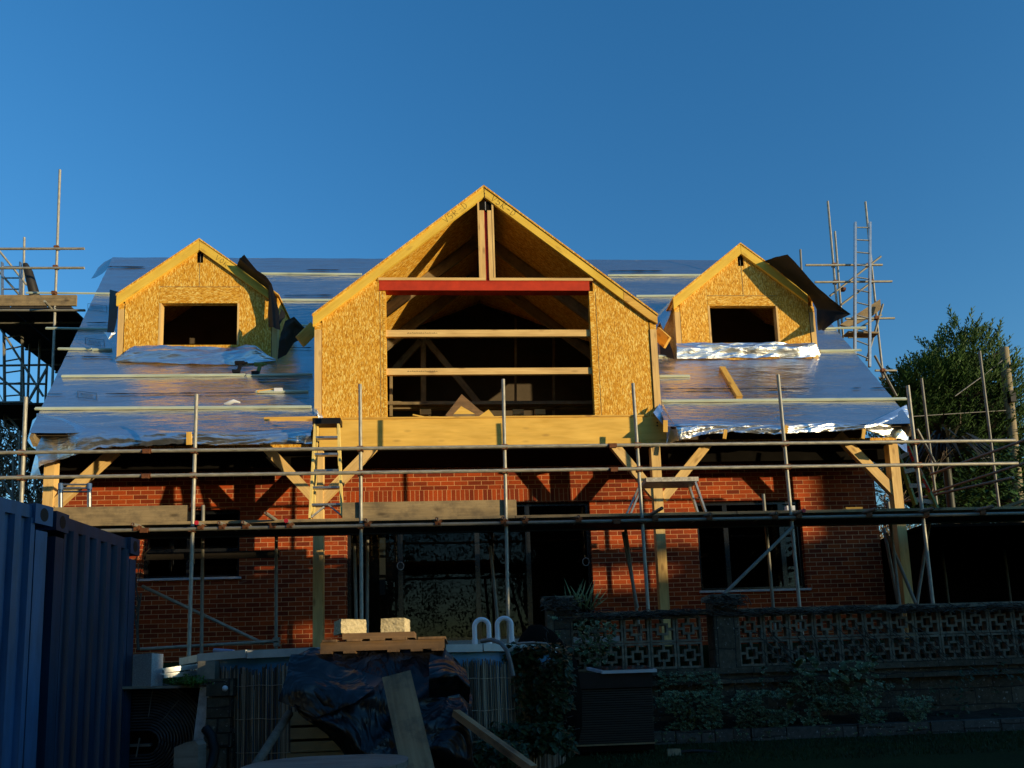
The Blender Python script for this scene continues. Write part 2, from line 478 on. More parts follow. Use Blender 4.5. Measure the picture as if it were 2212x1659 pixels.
def boxw(mb, x0, x1, y0, y1, z0, z1):
    p = [V((x, y, z)) for x in (x0, x1) for y in (y0, y1) for z in (z0, z1)]
    for q in ((0, 1, 3, 2), (4, 6, 7, 5), (0, 4, 5, 1), (2, 3, 7, 6), (0, 2, 6, 4), (1, 5, 7, 3)):
        mb.face([p[i] for i in q])
def wall_holes(mb, x0, x1, z0, z1, y0, y1, holes):
    xs = sorted({x0, x1, *[h[0] for h in holes], *[h[1] for h in holes]})
    zs = sorted({z0, z1, *[h[2] for h in holes], *[h[3] for h in holes]})
    for i in range(len(xs) - 1):
        j = 0
        while j < len(zs) - 1:
            def hole(a, b):
                cx, cz = (xs[a] + xs[a + 1]) / 2, (zs[b] + zs[b + 1]) / 2
                return any(h[0] < cx < h[1] and h[2] < cz < h[3] for h in holes)
            if hole(i, j): j += 1; continue
            k = j
            while k < len(zs) - 1 and not hole(i, k): k += 1
            boxw(mb, xs[i], xs[i + 1], y0, y1, zs[j], zs[k]); j = k

# ================================================================== SETTING
def ground_h(x, y):
    step = 9.15 if x < .55 else 8.72
    lo = -.70 - .05 * max(0, min(8 - y, 14))
    if x < .55: lo = -.60 - .04 * max(0, min(8 - y, 14))
    t = max(0, min(1, (y - step) / .25)); t = t * t * (3 - 2 * t)
    hi = .40
    if y > 18: hi = .4 + .0
    return lo + (hi - lo) * t
def coords(lim, fine0, fine1, st):
    a = []; x = fine0
    while x <= fine1: a.append(x); x += st
    g = st * 2; x = fine1
    while x < lim: x += g; g *= 1.5; a.append(x)
    g = st * 2; x = fine0
    while x > -lim: x -= g; g *= 1.5; a.insert(0, x)
    return a
mb = MB()
xs = coords(900, -9, 13, .25); ys = coords(900, 1, 14, .12)
mb.grid([[(x, y, ground_h(x, y)) for x in xs] for y in ys], lambda i, j: (0, 0))
mb.build('ground', M['ground'], kind='structure')

# grass: blades over the visible strip of lawn
mb = MB(); rg = random.Random(3)
for i in range(9000):
    x = rg.uniform(1.2, 7.6); y = rg.uniform(6.6, 7.93)
    h = rg.uniform(.02, .05); a = rg.uniform(0, PI)
    b = V((x, y, ground_h(x, y) - .005)); d = V((math.cos(a), math.sin(a), 0)) * .006
    tip = b + V((rg.uniform(-.02, .02), rg.uniform(-.02, .02), h))
    u = rg.random()
    mb.face([b - d, b + d, tip], [(u, .5)] * 3)
g = mb.build('grass', M['grassb']); g['kind'] = 'stuff'; tag(g, 'short green lawn grass in shade below the block edging', 'grass')

# ================================================================== HOUSE
house = thing('brick_house', 'red brick house mid loft conversion with foil covered roof and open timber gable', 'house', (.5, YW, FLOOR))
XWL, XWR = -6.55, 7.12
ZTOP = 4.0
def hole_px(x0, x1, y0, y1, yref=None, xref=None):
    a = n(x0, (y0 + y1) / 2, YW).x; b = n(x1, (y0 + y1) / 2, YW).x
    zt = n((x0 + x1) / 2, y0, YW).z; zb = n((x0 + x1) / 2, y1, YW).z
    return [a, b, zb, zt]
WIN1 = hole_px(560, 943, 2008, 2276)
DOOR = hole_px(1364, 2334, 1979, 2520)
WIN2 = hole_px(2750, 3166, 1970, 2322)
SOLD = [DOOR[0], DOOR[1] - .0, DOOR[3], DOOR[3] + .225]
mb = MB()
wall_holes(mb, XWL, XWR, .2, ZTOP, YW, YW + .3, [WIN1, DOOR, WIN2, SOLD])
# rear and gable end walls
boxw(mb, XWL, XWL + .3, YW + .302, 22.4, .2, ZTOP); boxw(mb, XWR - .3, XWR, YW + .302, 22.4, .2, ZTOP)
boxw(mb, XWL, XWR, 22.402, 22.7, .2, 6)
mb.build('brick_wall', M['brick'], house)
mb = MB()
w = SOLD[1] - SOLD[0]
mb.face([(SOLD[0], YW + .001, SOLD[2]), (SOLD[1], YW + .001, SOLD[2]), (SOLD[1], YW + .001, SOLD[3]), (SOLD[0], YW + .001, SOLD[3])], [(0, 0), (w, 0), (w, .225), (0, .225)])
boxw(mb, SOLD[0], SOLD[1], YW + .004, YW + .3, SOLD[2], SOLD[3])
mb.build('soldier_course', M['soldier'], house)

def window(h, mull, depth=.09, sill=True, transom=None, name='window'):
    x0, x1, z0, z1 = h; y = YW + depth; fw = .055
    fr = MB()
    for a, b, c, d in ((x0, x1, z0, z0 + fw), (x0, x1, z1 - fw, z1), (x0, x0 + fw, z0 + fw, z1 - fw), (x1 - fw, x1, z0 + fw, z1 - fw)):
        fr.boxr(a, b, y, y + .07, c, d)
    for m in mull: fr.boxr(m - .04, m + .04, y - .004, y + .066, z0 + fw, z1 - fw)
    if transom:
        for a, b in zip([x0 + fw] + [m + .04 for m in mull], [m - .04 for m in mull] + [x1 - fw]): fr.boxr(a, b, y - .002, y + .06, transom - .03, transom + .03)
    f = fr.build(name, M['frame'], house, bevel=.004)
    edges = [x0 + fw] + list(mull) + [x1 - fw]
    for a, b in zip(edges[:-1], edges[1:]):
        p = MB(); p.face([(a, y + .035, z0 + fw), (b, y + .035, z0 + fw), (b, y + .035, z1 - fw), (a, y + .035, z1 - fw)])
        p.build('pane', M['glass'], f)
    if sill:
        p = MB(); p.boxr(x0 - .04, x1 + .04, YW - .05, YW + .09, z0 - .035, z0)
        p.build('sill', M['sill'], f, bevel=.004)
    return f
window(WIN1, [n(737, 2150, YW).x], transom=n(700, 2165, YW).z)
window(WIN2, [n(2870, 2150, YW).x, n(3092, 2150, YW).x])
dm = [n(1575, 2250, YW).x, n(1882, 2250, YW).x, n(2085, 2250, YW).x]
pd = window(DOOR, dm, .1, False, name='patio_door')
# ring handles of the sliding leaves
for x, y in ((1577, 2229), (2307, 2212)):
    c = n(x, y, YW + .085); p = MB()
    p.path([c + V((math.cos(a) * .055, 0, math.sin(a) * .065)) for a in [2 * PI * k / 20 for k in range(20)]], .008, 6, closed=True)
    p.build('handle', M['aluold'], pd)
p = MB(); p.boxr(DOOR[0] - .3, DOOR[1] + .4, YW - .32, YW - .002, DOOR[2] - .16, DOOR[2] - .02); p.build('door_step', M['granite'], house)

# rooms behind the glass: floors, partition, a panelled inner door
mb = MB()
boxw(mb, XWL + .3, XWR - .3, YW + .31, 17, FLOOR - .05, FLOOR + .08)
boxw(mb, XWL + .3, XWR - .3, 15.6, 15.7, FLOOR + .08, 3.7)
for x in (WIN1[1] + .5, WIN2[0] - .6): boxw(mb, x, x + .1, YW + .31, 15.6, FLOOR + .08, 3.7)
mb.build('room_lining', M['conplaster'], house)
mb = MB()
c = n(1502, 2240, 13.6); w_, h_ = .86, 2.05
z0 = FLOOR + .08
mb.boxr(c.x - w_ / 2, c.x + w_ / 2, 13.6, 13.64, z0, z0 + h_)
idoor = mb.build('inner_door', M['frame'], house)
for ya, yb in ((2118, 2185), (2197, 2263), (2276, 2342)):
    a = n(1494, ya, 13.59); b = n(1518, yb, 13.59); p = MB(); p.boxr(a.x, b.x, 13.585, 13.596, b.z, a.z); p.build('pane', M['granite'], idoor)

# first floor deck and a black sheet painted as shade under the eaves
mb = MB()
FL0, FL1 = 3.62, at(1100, 903, YG).z - .02
boxw(mb, XWL + .05, XWR - .05, YP + .12, 22.3, FL0 + .02, FL0 + .14)
boxw(mb, n(1240, 1500, YG).x + .05, n(2590, 1500, YG).x - .05, YG + .03, 16.5, FL1 - .05, FL1)
mb.build('floor_deck', M['osb'], house)
mb = MB(); boxw(mb, XWL + .05, XWR - .05, YP + .03, YW + .1, FL0 - .01, FL0 + .018); mb.build('soffit_shade', M['blkdull'], house)
# eave beams that carry the rafters left and right of the gable, painted black for eave shade
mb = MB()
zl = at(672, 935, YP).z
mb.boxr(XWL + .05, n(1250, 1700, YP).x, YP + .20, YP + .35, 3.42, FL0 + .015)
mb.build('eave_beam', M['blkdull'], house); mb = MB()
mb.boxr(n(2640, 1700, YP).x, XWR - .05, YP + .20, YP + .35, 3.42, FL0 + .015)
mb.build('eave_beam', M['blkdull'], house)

# posts and knee braces of the veranda
def post(x, y0, y1, wpx, label=None):
    a = n(x, y0, YP); b = n(x, y1, YP)
    mb = MB(); X = (a.x + b.x) / 2
    mb.boxr(X - wpx / 2, X + wpx / 2, YP - .07, YP + .07, .38, 3.60)
    mb.build('post', M['stud'], house, label=label, bevel=.004)
    return X
PX = [post(200, 1850, 2000, .145), post(1255, 2200, 2500, .145), post(2598, 1950, 2300, .145), post(3540, 1900, 2250, .15)]
def brace(x0, y0, x1, y1):
    a = n(x0, y0, YP); b = n(x1, y1, YP); d = (a - b).normalized(); a = a + d * .18
    mb = MB(); mb.bar(a, b, .09, .145, (0, 0, 1))
    mb.build('brace', M['stud'], house, bevel=.003)
brace(421, 1806, 215, 1992); brace(1070, 1785, 1248, 1975); brace(1462, 1770, 1263, 1975)
brace(2430, 1770, 2590, 1965); brace(2770, 1768, 2610, 1965); brace(3330, 1745, 3525, 1945)

# glulam beam under the gable
mb = MB()
gb0, gb1 = n(1262, 1700, YP).x, n(2632, 1690, YP).x
gz0, gz1 = at(1090, 967, YP).z, at(1090, 908, YP).z
mb.boxr(gb0, gb1, YP - .10, YP + .12, gz0, gz1)
gl = mb.build('glulam_beam', M['glulam'], house, bevel=.004)
mb = MB(); mb.boxr(gb0 + .35, gb1 - .35, YP - .115, YP + .10, gz1 + .001, gz1 + .028); mb.build('sole_plate', M['timber'], gl, bevel=.003)
mb = MB()
for y in (1664, 1676):
    c = n(2588, y, YP - .101); mb.box((c.x, YP - .101, c.z), (.022, .006, .022))
mb.build('bolt', M['blk'], gl)

# ------------------------------------------------------------------ roof membrane
LB, LT = roof_at(80, 900), roof_at(243, 556)
RB, RU = roof_at(1938, 872), roof_at(1788, 690)
YE = roof_at(600, 930).y; YT = LT.y
def xl(Y): return LB.x + (LT.x - LB.x) * (Y - LB.y) / (LT.y - LB.y)
def xr(Y): return RB.x + (RU.x - RB.x) * (Y - RB.y) / (RU.y - RB.y)
YD = roof_at(250, 782).y + .02
# gable geometry
GXL, GXR = n(1239, 1440, YG).x, n(2592, 1440, YG).x
GXC = (GXL + GXR) / 2
GA = n(1905, 729, YG - .06).z; GE = n(1240, 1231, YG - .06).z
GA -= .03; GE -= .03
GT = (GA - GE) / (GXC - GXL)
def gz(x): return GA - abs(x - GXC) * GT
class Dormer: pass
def dormer_geo(xl_, xr_, yb, apex, eave):
    d = Dormer(); d.xl = n(xl_, yb, YD).x; d.xr = n(xr_, yb, YD).x; d.xc = (d.xl + d.xr) / 2
    d.za = n(apex[0], apex[1], YD - .06).z; d.ze = n(eave[0], eave[1], YD - .06).z
    d.t = (d.za - d.ze) / (d.xc - d.xl); d.hw = d.xc - d.xl
    d.z = lambda x: d.za - abs(x - d.xc) * d.t
    return d
D1 = dormer_geo(464, 1093, 1300, (786, 943), (469, 1158))
D2 = dormer_geo(2660, 3212, 1300, (2907, 960), (2657, 1172))
def in_hole(x, Y, m=0.0):
    z = roof_z(Y)
    if abs(x - GXC) < (GXR - GXL) / 2 - .05 - m and z < gz(x) - .10 - m: return True
    for d in (D1, D2):
        if abs(x - d.xc) < d.hw - .05 - m and z < d.z(x) - .10 - m and Y > YD + .04 + m: return True
    return False
def roof_grid(lift, y0, y1, nx, ny, amp, xin=0, hm=.03):
    mb = MB(); vid = {}
    for i in range(ny + 1):
        Y = y0 + (y1 - y0) * i / ny
        for j in range(nx + 1):
            x = (xl(Y) + xin) + (xr(Y) - xl(Y) - 2 * xin) * j / nx
            s = Y * 1.64
            q = noise.noise(V((x * 1.1 + s * .5, s * 2.6, 0))) * .55 + noise.noise(V((x * 2.3 - s * 1.2, s * 6.0, 3))) * .3 + noise.noise(V((x * 5, s * 11, 7))) * .12
            if amp:
                wx = x + .25 * noise.noise(V((x * .8, s * .9, 11)))
                q += .38 * (.35 - abs(noise.noise(V((wx * 1.5 + s * .9, s * 5.5 - wx * .7, 5))))) + .24 * (.35 - abs(noise.noise(V((wx * 3.1 - s * 1.3, s * 10.5 + wx * .8, 9)))))
            mb.v.append(V((x, Y, roof_z(Y))) + RN * (lift + amp * q))
    for i in range(ny):
        for j in range(nx):
            c = [i * (nx + 1) + j, i * (nx + 1) + j + 1, (i + 1) * (nx + 1) + j + 1, (i + 1) * (nx + 1) + j]
            if any(in_hole(mb.v[k].x, mb.v[k].y, hm) for k in c): continue
            mb.f.append(tuple(c)); mb.uv.append([(mb.v[k].x, mb.v[k].y * 1.64) for k in c]); mb.sm.append(True)
    return mb
rf = roof_grid(0, YE, YT, 620, 230, .016).build('roof', M['foil'], house)
roof_grid(-.06, YE + .02, YT, 240, 90, 0, .03, -.02).build('roof_boarding', M['conplaster'], rf)
# far slope of the roof, then a ridge roll with torn end hanging out on the left
mb = MB(); zt = roof_z(YT)
mb.grid([[(xl(YT) + (xr(YT) - xl(YT)) * j / 20, YT + 6.2 * i / 6, zt - TP * 6.2 * i / 6 - .004) for j in range(21)] for i in range(7)], lambda i, j: (i, j))
mb.build('rear_slope', M['foil'], rf)
for e, Xs in ((xl, XWL + .1), (xr, XWR - .1)):
    mb = MB(); mb.face([(Xs, YW, ZTOP - .05), (Xs, YW, roof_z(YW) - .1), (Xs, YT, zt - .1), (Xs, YT + 5.6, ZTOP - .05)])
    mb.build('gable_end', M['conplaster'], rf)
    mb = MB(); mb.bar(V((e(YE) + (.06 if Xs < 0 else -.06), YE, roof_z(YE) - .13)), V((e(YT) + (.06 if Xs < 0 else -.06), YT, zt - .13)), .05, .15, RN); mb.build('verge_rafter', M['board'], rf)
mb = MB()
tw = [((243, 557), (236, 575)), ((225, 566), (228, 585)), ((212, 578), (220, 592)), ((205, 590), (206, 600)), ((198, 601), (197, 602)), ((192, 606), (192, 606))]
a = [at(x, y, YT) for (x, y), _ in tw]; b = [at(x, y, YT - .15) for _, (x, y) in tw]
mb.grid([a, b], lambda i, j: (j * .2, i * .3)); mb.build('membrane_tail', M['foil'], rf)

def batten(x0, y0, x1, y1, lift=.0, mat='batten', name='batten', wd=.05):
    a, b = rn(x0, y0, .022 + lift), rn(x1, y1, .022 + lift)
    mb = MB(); mb.bar(a, b, wd, .026, RN); mb.build(name, M[mat], rf)
for q in ((141, 1614, 1226, 1607), (245, 1486, 966, 1481), (972, 1483, 1230, 1479), (1009, 1547, 1214, 1546), (231, 1378, 362, 1379), (366, 1381, 440, 1381),
          (183, 1297, 425, 1300), (105, 1157, 466, 1160), (1028, 1080, 1425, 1083), (1096, 1184, 1330, 1185), (1150, 1285, 1236, 1286),
          (2393, 1087, 2800, 1086), (2505, 1169, 2657, 1168), (2592, 1407, 2649, 1407), (2596, 1486, 2715, 1485), (2605, 1584, 3566, 1575),
          (3247, 1297, 3407, 1294), (3227, 1386, 3389, 1383)):
    batten(*q)
# laps between the membrane strips: thin dark open edges
for x0, x1, y0, y1 in ((424, 574, 1054, 1055), (340, 430, 1275, 1276), (253, 300, 1409, 1409), (320, 447, 1409, 1410), (178, 255, 1557, 1557), (292, 306, 1557, 1557), (412, 800, 1556, 1553),
                       (800, 1008, 1553, 1550), (1205, 1340, 1066, 1067), (1114, 1317, 1167, 1166), (1098, 1230, 1375, 1374), (1010, 1180, 1500, 1499), (2601, 3190, 1537, 1535), (3352, 3392, 1533, 1533), (3424, 3507, 1533, 1532), (2393, 2612, 1071, 1070)):
    mb = MB(); k = max(2, int((x1 - x0) / 12)); A = []; B = []
    for i in range(k + 1):
        f = i / k; x = x0 + (x1 - x0) * f; y = y0 + (y1 - y0) * f
        wv = 1.7 * (1.0 + 2.2 * abs(noise.noise(V((x * .02, y, 0))))) * (1 if 0 < i < k else .1)
        A.append(rn(x, y - wv * .7, .024)); B.append(rn(x, y + wv * .7, .026))
    mb.grid([A, B], lambda i, j: (0, 0))
    mb.build('membrane_lap', M['black'], rf)
# printed panels on the membrane (illegible outlines)
for cx, cy in ((385, 1215), (375, 1350), (345, 1560)):
    mb = MB()
    def q(x, y): return rn(cx + x, cy + y + x * .12, .016)
    pts = [q(-38, -12), q(36, -12), q(36, 12), q(-38, 12)]
    for a, b in zip(pts, pts[1:] + pts[:1]): mb.tube(a, b, .0035, 4)
    z = [q(-26 + i * 6, (-7 if i % 2 else 7)) for i in range(9)]
    mb.path(z, .0035, 4)
    mb.build('printed_mark', M['bluedk'], rf)

# ------------------------------------------------------------------ eave drape of loose foil
def drape(top, bot, mat, name, rows=16, bulge=.08, amp=.055, seed=0, parent=rf, ytop=None):
    # top/bot: lists of native pixel points (same length); top lies on the roof plane
    def lerp_list(L, f):
        k = f * (len(L) - 1); i = min(int(k), len(L) - 2); g = k - i
        return (L[i][0] + (L[i + 1][0] - L[i][0]) * g, L[i][1] + (L[i + 1][1] - L[i][1]) * g)
    nc = max(24, int(abs(top[-1][0] - top[0][0]) / 4))
    P = []
    for r in range(rows + 1):
        row = []
        for c in range(nc + 1):
            f = c / nc; tp = lerp_list(top, f); bp = lerp_list(bot, f)
            a = rn(tp[0], tp[1], .02) if ytop is None else n(tp[0], tp[1], ytop)
            b = n(bp[0], bp[1] + 5 * noise.noise(V((bp[0] * .03, seed, 0))) + 3 * noise.noise(V((bp[0] * .11, seed, 2))), a.y - .06)
            t = r / rows
            p = a.lerp(b, t)
            w = noise.noise(V((p.x * 1.1, r * .09, seed))) + .7 * (.4 - 1.5 * abs(noise.noise(V((p.x * 2.3 + r * .16, r * .2, seed + 5))))) + .15 * (.4 - 1.5 * abs(noise.noise(V((p.x * 6 - r * .3, r * .35, seed + 8)))))
            edge = min(1, t * 4) if ytop is None else 1
            p.y -= bulge * math.sin(PI * t) * .6 + amp * w * edge
            row.append(p)
        P.append(row)
    mb = MB(); mb.grid(P, lambda i, j: (P[min(i, rows)][min(j, nc)].x, P[min(i, rows)][min(j, nc)].z * 1.2))
    return mb.build(name, mat, parent)
drape([(146, 1632), (250, 1652), (342, 1690), (396, 1694), (560, 1700), (729, 1703), (1008, 1703), (1228, 1690)],
      [(150, 1842), (228, 1811), (273, 1797), (340, 1774), (387, 1761), (504, 1758), (734, 1750), (1008, 1749), (1228, 1746)][:1] + [(228, 1811), (290, 1793), (387, 1761), (504, 1758), (734, 1750), (1008, 1749), (1228, 1746)],
      M['foil2'], 'eave_drape', seed=2)
drape([(2608, 1592), (2640, 1655), (2760, 1660), (2911, 1668), (3070, 1672), (3280, 1660), (3400, 1680), (3568, 1598)],
      [(2626, 1752), (2672, 1735), (2780, 1710), (2880, 1700), (3070, 1712), (3280, 1698), (3400, 1690), (3570, 1742)],
      M['foil2'], 'eave_drape', seed=9)
# torn corner tails
mb = MB(); A = [n(150, 1800, 10.6), n(152, 1842, 10.6), n(160, 1868, 10.62)]; B = [n(140, 1790, 10.75), n(128, 1835, 10.72), n(118, 1880, 10.70)]
mb.grid([A, B], lambda i, j: (i * .3, j * .2)); mb.build('membrane_tail', M['foil2'], rf)
mb = MB(); A = [n(146, 1640, 10.95), n(140, 1700, 10.9), n(142, 1770, 10.8)]; B = [n(128, 1655, 11.3), n(108, 1735, 11.3), n(125, 1760, 11.1)]
mb.grid([A, B], lambda i, j: (i * .3, j * .2)); mb.build('membrane_tail', M['foil'], rf)
mb = MB(); A = [n(3530, 1745, 10.7), n(3552, 1752, 10.7), n(3570, 1742, 10.7)]; B = [n(3536, 1752, 10.6), n(3556, 1772, 10.6), n(3572, 1782, 10.65)]
mb.grid([A, B], lambda i, j: (i * .3, j * .2)); mb.build('membrane_tail', M['foil2'], rf)
# short rafter feet / tacking laths showing at the eaves
for x, y0, y1, wd in ((744, 1702, 1752, .09), (2620, 1655, 1702, .09), (2857, 1692, 1728, .07), (3098, 1676, 1706, .07), (3402, 1690, 1728, .07)):
    a = n(x, y0, YE - .16); b = n(x - (5 if x > 2800 else 0), y1, YE - .16)
    mb = MB(); mb.bar(a, b, .02, wd * .75, (1, 0, 0)); mb.build('lath', M['timber'], rf)

# ------------------------------------------------------------------ letters written in pencil
GL = {'V': [[(0, 1), (.45, 0), (.9, 1)]], '5': [[(.8, 1), (.15, 1), (.1, .55), (.6, .6), (.8, .3), (.5, 0), (.05, .1)]], 'K': [[(.1, 1), (.1, 0)], [(.75, .95), (.12, .45), (.85, 0)]],
      '-': [[(.1, .45), (.8, .5)]], 'D': [[(.1, 1), (.1, 0), (.6, .1), (.85, .5), (.6, .9), (.1, 1)]], 'O': [[(.45, 1), (.1, .7), (.1, .3), (.45, 0), (.8, .3), (.8, .7), (.45, 1)]],
      'R': [[(.1, 0), (.1, 1), (.7, .9), (.7, .6), (.1, .5), (.8, 0)]]}
def writing(text, org, ex, ez, size, parent, r=.005, adv=1.15):
    mb = MB(); x = 0
    for ch in text:
        for st in GL[ch]:
            mb.path([org + ex * (x + px * size * .8) + ez * (pz * size) for px, pz in st], r, 4)
        x += size * adv * .85
    mb.build('pencil_mark', M['pencil'], parent)

# ------------------------------------------------------------------ the big open gable
PT = .022
ox0, ox1 = n(1511, 1400, YG).x, n(2331, 1400, YG).x
gb_z = at(1100, 906, YG).z
bz0, bz1 = n(1905, 1146, YG).z, n(1905, 1108, YG).z
mb = MB()
sx = .115
def slope_poly(x0, x1, z0, zf, y, t, drop):
    ps = [(x0, z0), (x1, z0), (x1, zf(x1) - drop)]
    return ps + [(x0, zf(x0) - drop)]
def panel(mb, pts, y, t=PT):
    mb.prism([(x, y, z) for x, z in pts], (0, t, 0))
panel(mb, [(GXL + sx, gb_z), (ox0 - .004, gb_z), (ox0 - .004, bz0 - .0), (ox0 - .09, bz0), (ox0 - .09, gz(ox0 - .09) - .06), (GXL + sx, gz(GXL + sx) - .06)], YG)
gab = mb.build('gable', M['osb'], house)
mb = MB()
panel(mb, [(ox1 + .07, gb_z), (GXR - sx, gb_z), (GXR - sx, gz(GXR - sx) - .06), (ox1 + .07, gz(ox1 + .07) - .06)], YG)
mb.build('wall_panel', M['osb'], gab)
for xj in (ox0 - .05, ox1 + .105):
    mb = MB(); mb.boxr(xj - .003, xj + .003, YG - .003, YG - .001, gb_z, bz0 - .01); mb.build('board_joint', M['board'], gab)
mb = MB(); mb.boxr(ox0 - .003, ox0 + .035, YG - .004, YG + .145, gb_z, bz0 - .002); mb.build('jamb', M['osb'], gab)
mb = MB(); mb.boxr(ox1, ox1 + .066, YG - .006, YG + .145, gb_z, bz0 - .002); mb.build('jamb', M['osb'], gab)
for x0, x1 in ((GXL, GXL + sx - .012), (GXR - sx + .012, GXR)):
    zt_ = min(gz(x0), gz(x1)) - .16
    mb = MB(); mb.boxr(x0, x1, YG - .02, YG + .14, gb_z + .002, zt_ - .07); mb.build('corner_stud', M['stud'], gab, bevel=.003)
    mb = MB(); mb.boxr(x0, x1, YG - .012, YG + .14, zt_ - .066, zt_ + .05); mb.build('wall_plate', M['osb'], gab)
# bargeboards: upper line gz, vertical depth bd
bd = .165
def barge(zf, xc, xe, y, depth, parent, mat='barge', t=.045, over=.02):
    sg = 1 if xe > xc else -1; m = (zf(xc + sg * .5) - zf(xc + sg * 1.0)) / .5
    mb = MB()
    xa = xc + sg * .003; xb = xe + sg * over
    dirv = V((sg, 0, -m)).normalized(); L = abs(xb - xa) * math.hypot(1, m)
    p = [V((xa, y, zf(xc))), V((xb, y, zf(xc) - m * abs(xb - xc))), V((xb, y, zf(xc) - m * abs(xb - xc) - depth)), V((xa, y, zf(xc) - depth))]
    if sg < 0: p = [p[1], p[0], p[3], p[2]]
    # planar UV along the board
    def uv(q): return ((q - p[0]).dot(dirv) * 1.0 + 3 * sg, (q - p[0]).dot(V((m * sg, 0, 1)).normalized()) + 5)
    f0 = p; bk = [q + V((0, t, 0)) for q in p]
    mb.face(f0, [uv(q) for q in f0])
    mb.face(bk[::-1], [uv(q) for q in bk[::-1]])
    for i in range(4):
        a, b = f0[i], f0[(i + 1) % 4]
        mb.face([b, a, a + V((0, t, 0)), b + V((0, t, 0))], [uv(b), uv(a), (uv(a)[0], uv(a)[1] + t), (uv(b)[0], uv(b)[1] + t)])
    return mb.build('bargeboard', M[mat], parent, bevel=.003)
b1 = barge(lambda x: gz(x), GXC, GXL, YG - .05, bd, gab)
XR1 = GXC + (GXR - GXC) * .81
b2 = barge(lambda x: gz(x), GXC, XR1, YG - .05, bd, gab, over=0)
# lower length of the right bargeboard: same board, browner timber painted as its shadow
mb = MB()
zz = lambda x: gz(x)
xa, xb = XR1 + .006, GXR + .02
mb.prism([(xa, YG - .05, zz(xa)), (xa, YG - .05, zz(xa) - bd), (xb - .14, YG - .05, zz(xb - .14) - bd), (xb, YG - .05, zz(xb) - bd * .8), (xb, YG - .05, zz(xb))], (0, .045, 0))
mb.build('bargeboard', M['timber'], gab)
ang = math.atan(GT); ex = V((math.cos(ang), 0, -math.sin(ang))); ez = V((math.sin(ang), 0, math.cos(ang)))
writing('V5K-D', V((GXC + .10, YG - .052, gz(GXC + .10) - .135)), ex, ez, .10, b2, .0035)
ex2 = V((math.cos(ang), 0, math.sin(ang))); ez2 = V((-math.sin(ang), 0, math.cos(ang)))
writing('V5R-D', V((GXC - .62, YG - .052, gz(GXC - .62) - .13)), ex2, ez2, .10, b1, .0022)
mb = MB(); mb.path([V((GXC + dx, YG - .0515, gz(GXC) - .02 - .03 * i)) for i, dx in enumerate((.0, .008, .003, .012, .006, .014, .004))], .005, 4); mb.build('split', M['pencil'], b2)
# decks
def deck(zf, xc, xe, y0, parent, th=.05, mat='osb', name='roof_deck', zcap=None):
    sg = 1 if xe > xc else -1
    xo = xe + sg * .03
    def yb(x): return EAVE0.y + (zf(x) - EAVE0.z) / TP + .05
    A = V((xc, y0, zf(xc) + th)); B = V((xo, y0, zf(xo) + th)); C = V((xo, yb(xo), zf(xo) + th)); D = V((xc, yb(xc), zf(xc) + th))
    poly = [A, B, C, D]
    mb = MB()
    q = [p - V((0, 0, th - .002)) for p in poly]
    def uv(p): return (p.y * .98 + 2.3 * sg, (abs(p.x - xc)) * math.hypot(1, GT) + .7)
    fl = poly if sg < 0 else poly[::-1]
    mb.face(fl, [uv(p) for p in fl]); mb.face([p - V((0, 0, th - .002)) for p in fl[::-1]], [uv(p) for p in fl[::-1]])
    for i in range(4):
        a, b = poly[i], poly[(i + 1) % 4]
        mb.face([b, a, a - V((0, 0, th - .002)), b - V((0, 0, th - .002))])
    return mb.build(name, M[mat], parent)
deck(gz, GXC, GXL, YG - .065, gab, .034); deck(gz, GXC, GXR, YG - .065, gab, .034)
# membrane-wrapped edge on the right verge of the gable
# red steel beam, timber plate on it, king post of two studs and a red channel, ridge beam end
mb = MB()
b0, b1x = n(1491, 1125, YG).x, n(2320, 1125, YG).x
h = bz1 - bz0; yb_ = YG - .02
mb.boxr(b0, b1x, yb_ + .07, yb_ + .085, bz0 + .012, bz1 - .012)
mb.boxr(b0, b1x, yb_, yb_ + .15, bz0, bz0 + .012); mb.boxr(b0, b1x, yb_, yb_ + .15, bz1 - .012, bz1)
mb.boxr(b0 + .01, b1x, yb_ + .004, yb_ + .012, bz0 + .012, bz1 - .012)
mb.build('steel_beam', M['redsteel'], gab)
zp = bz1 + .045
xk0, xk1 = n(1909, 950, YG).x, n(1922, 950, YG).x
mb = MB(); mb.boxr(b0, xk0 - .002, YG - .03, YG + .11, bz1 + .001, zp); mb.build('top_plate', M['stud'], gab, bevel=.003)
mb = MB(); mb.boxr(xk1 + .002, b1x + .06, YG - .03, YG + .11, bz1 + .001, zp); mb.build('top_plate', M['stud'], gab, bevel=.003)
zk = n(1905, 832, YG).z; zkt = n(1905, 792, YG).z
mb = MB(); mb.boxr(xk0 - .075, xk0, YG - .025, YG + .1, zp + .001, zk); mb.boxr(xk0 - .105, xk0 - .077, YG - .03, YG + .1, zp + .001, zkt); mb.build('king_stud', M['stud'], gab)
mb = MB(); mb.boxr(xk1, xk1 + .07, YG - .025, YG + .1, zp + .001, zk); mb.boxr(xk1 + .072, xk1 + .10, YG - .03, YG + .1, zp + .001, zkt); mb.build('king_stud', M['stud'], gab)
mb = MB(); mb.boxr(xk0 + .004, xk1 - .004, YG + .03, YG + .045, bz1, zk); mb.boxr(xk0 + .002, xk0 + .010, YG - .02, YG + .09, bz1, zk); mb.build('steel_post', M['redsteel'], gab)
mb = MB(); mb.boxr(xk0 - .072, xk1 + .07, YG - .004, 13.6, zk + .012, zkt - .01); mb.build('ridge_beam', M['blkdull'], gab)
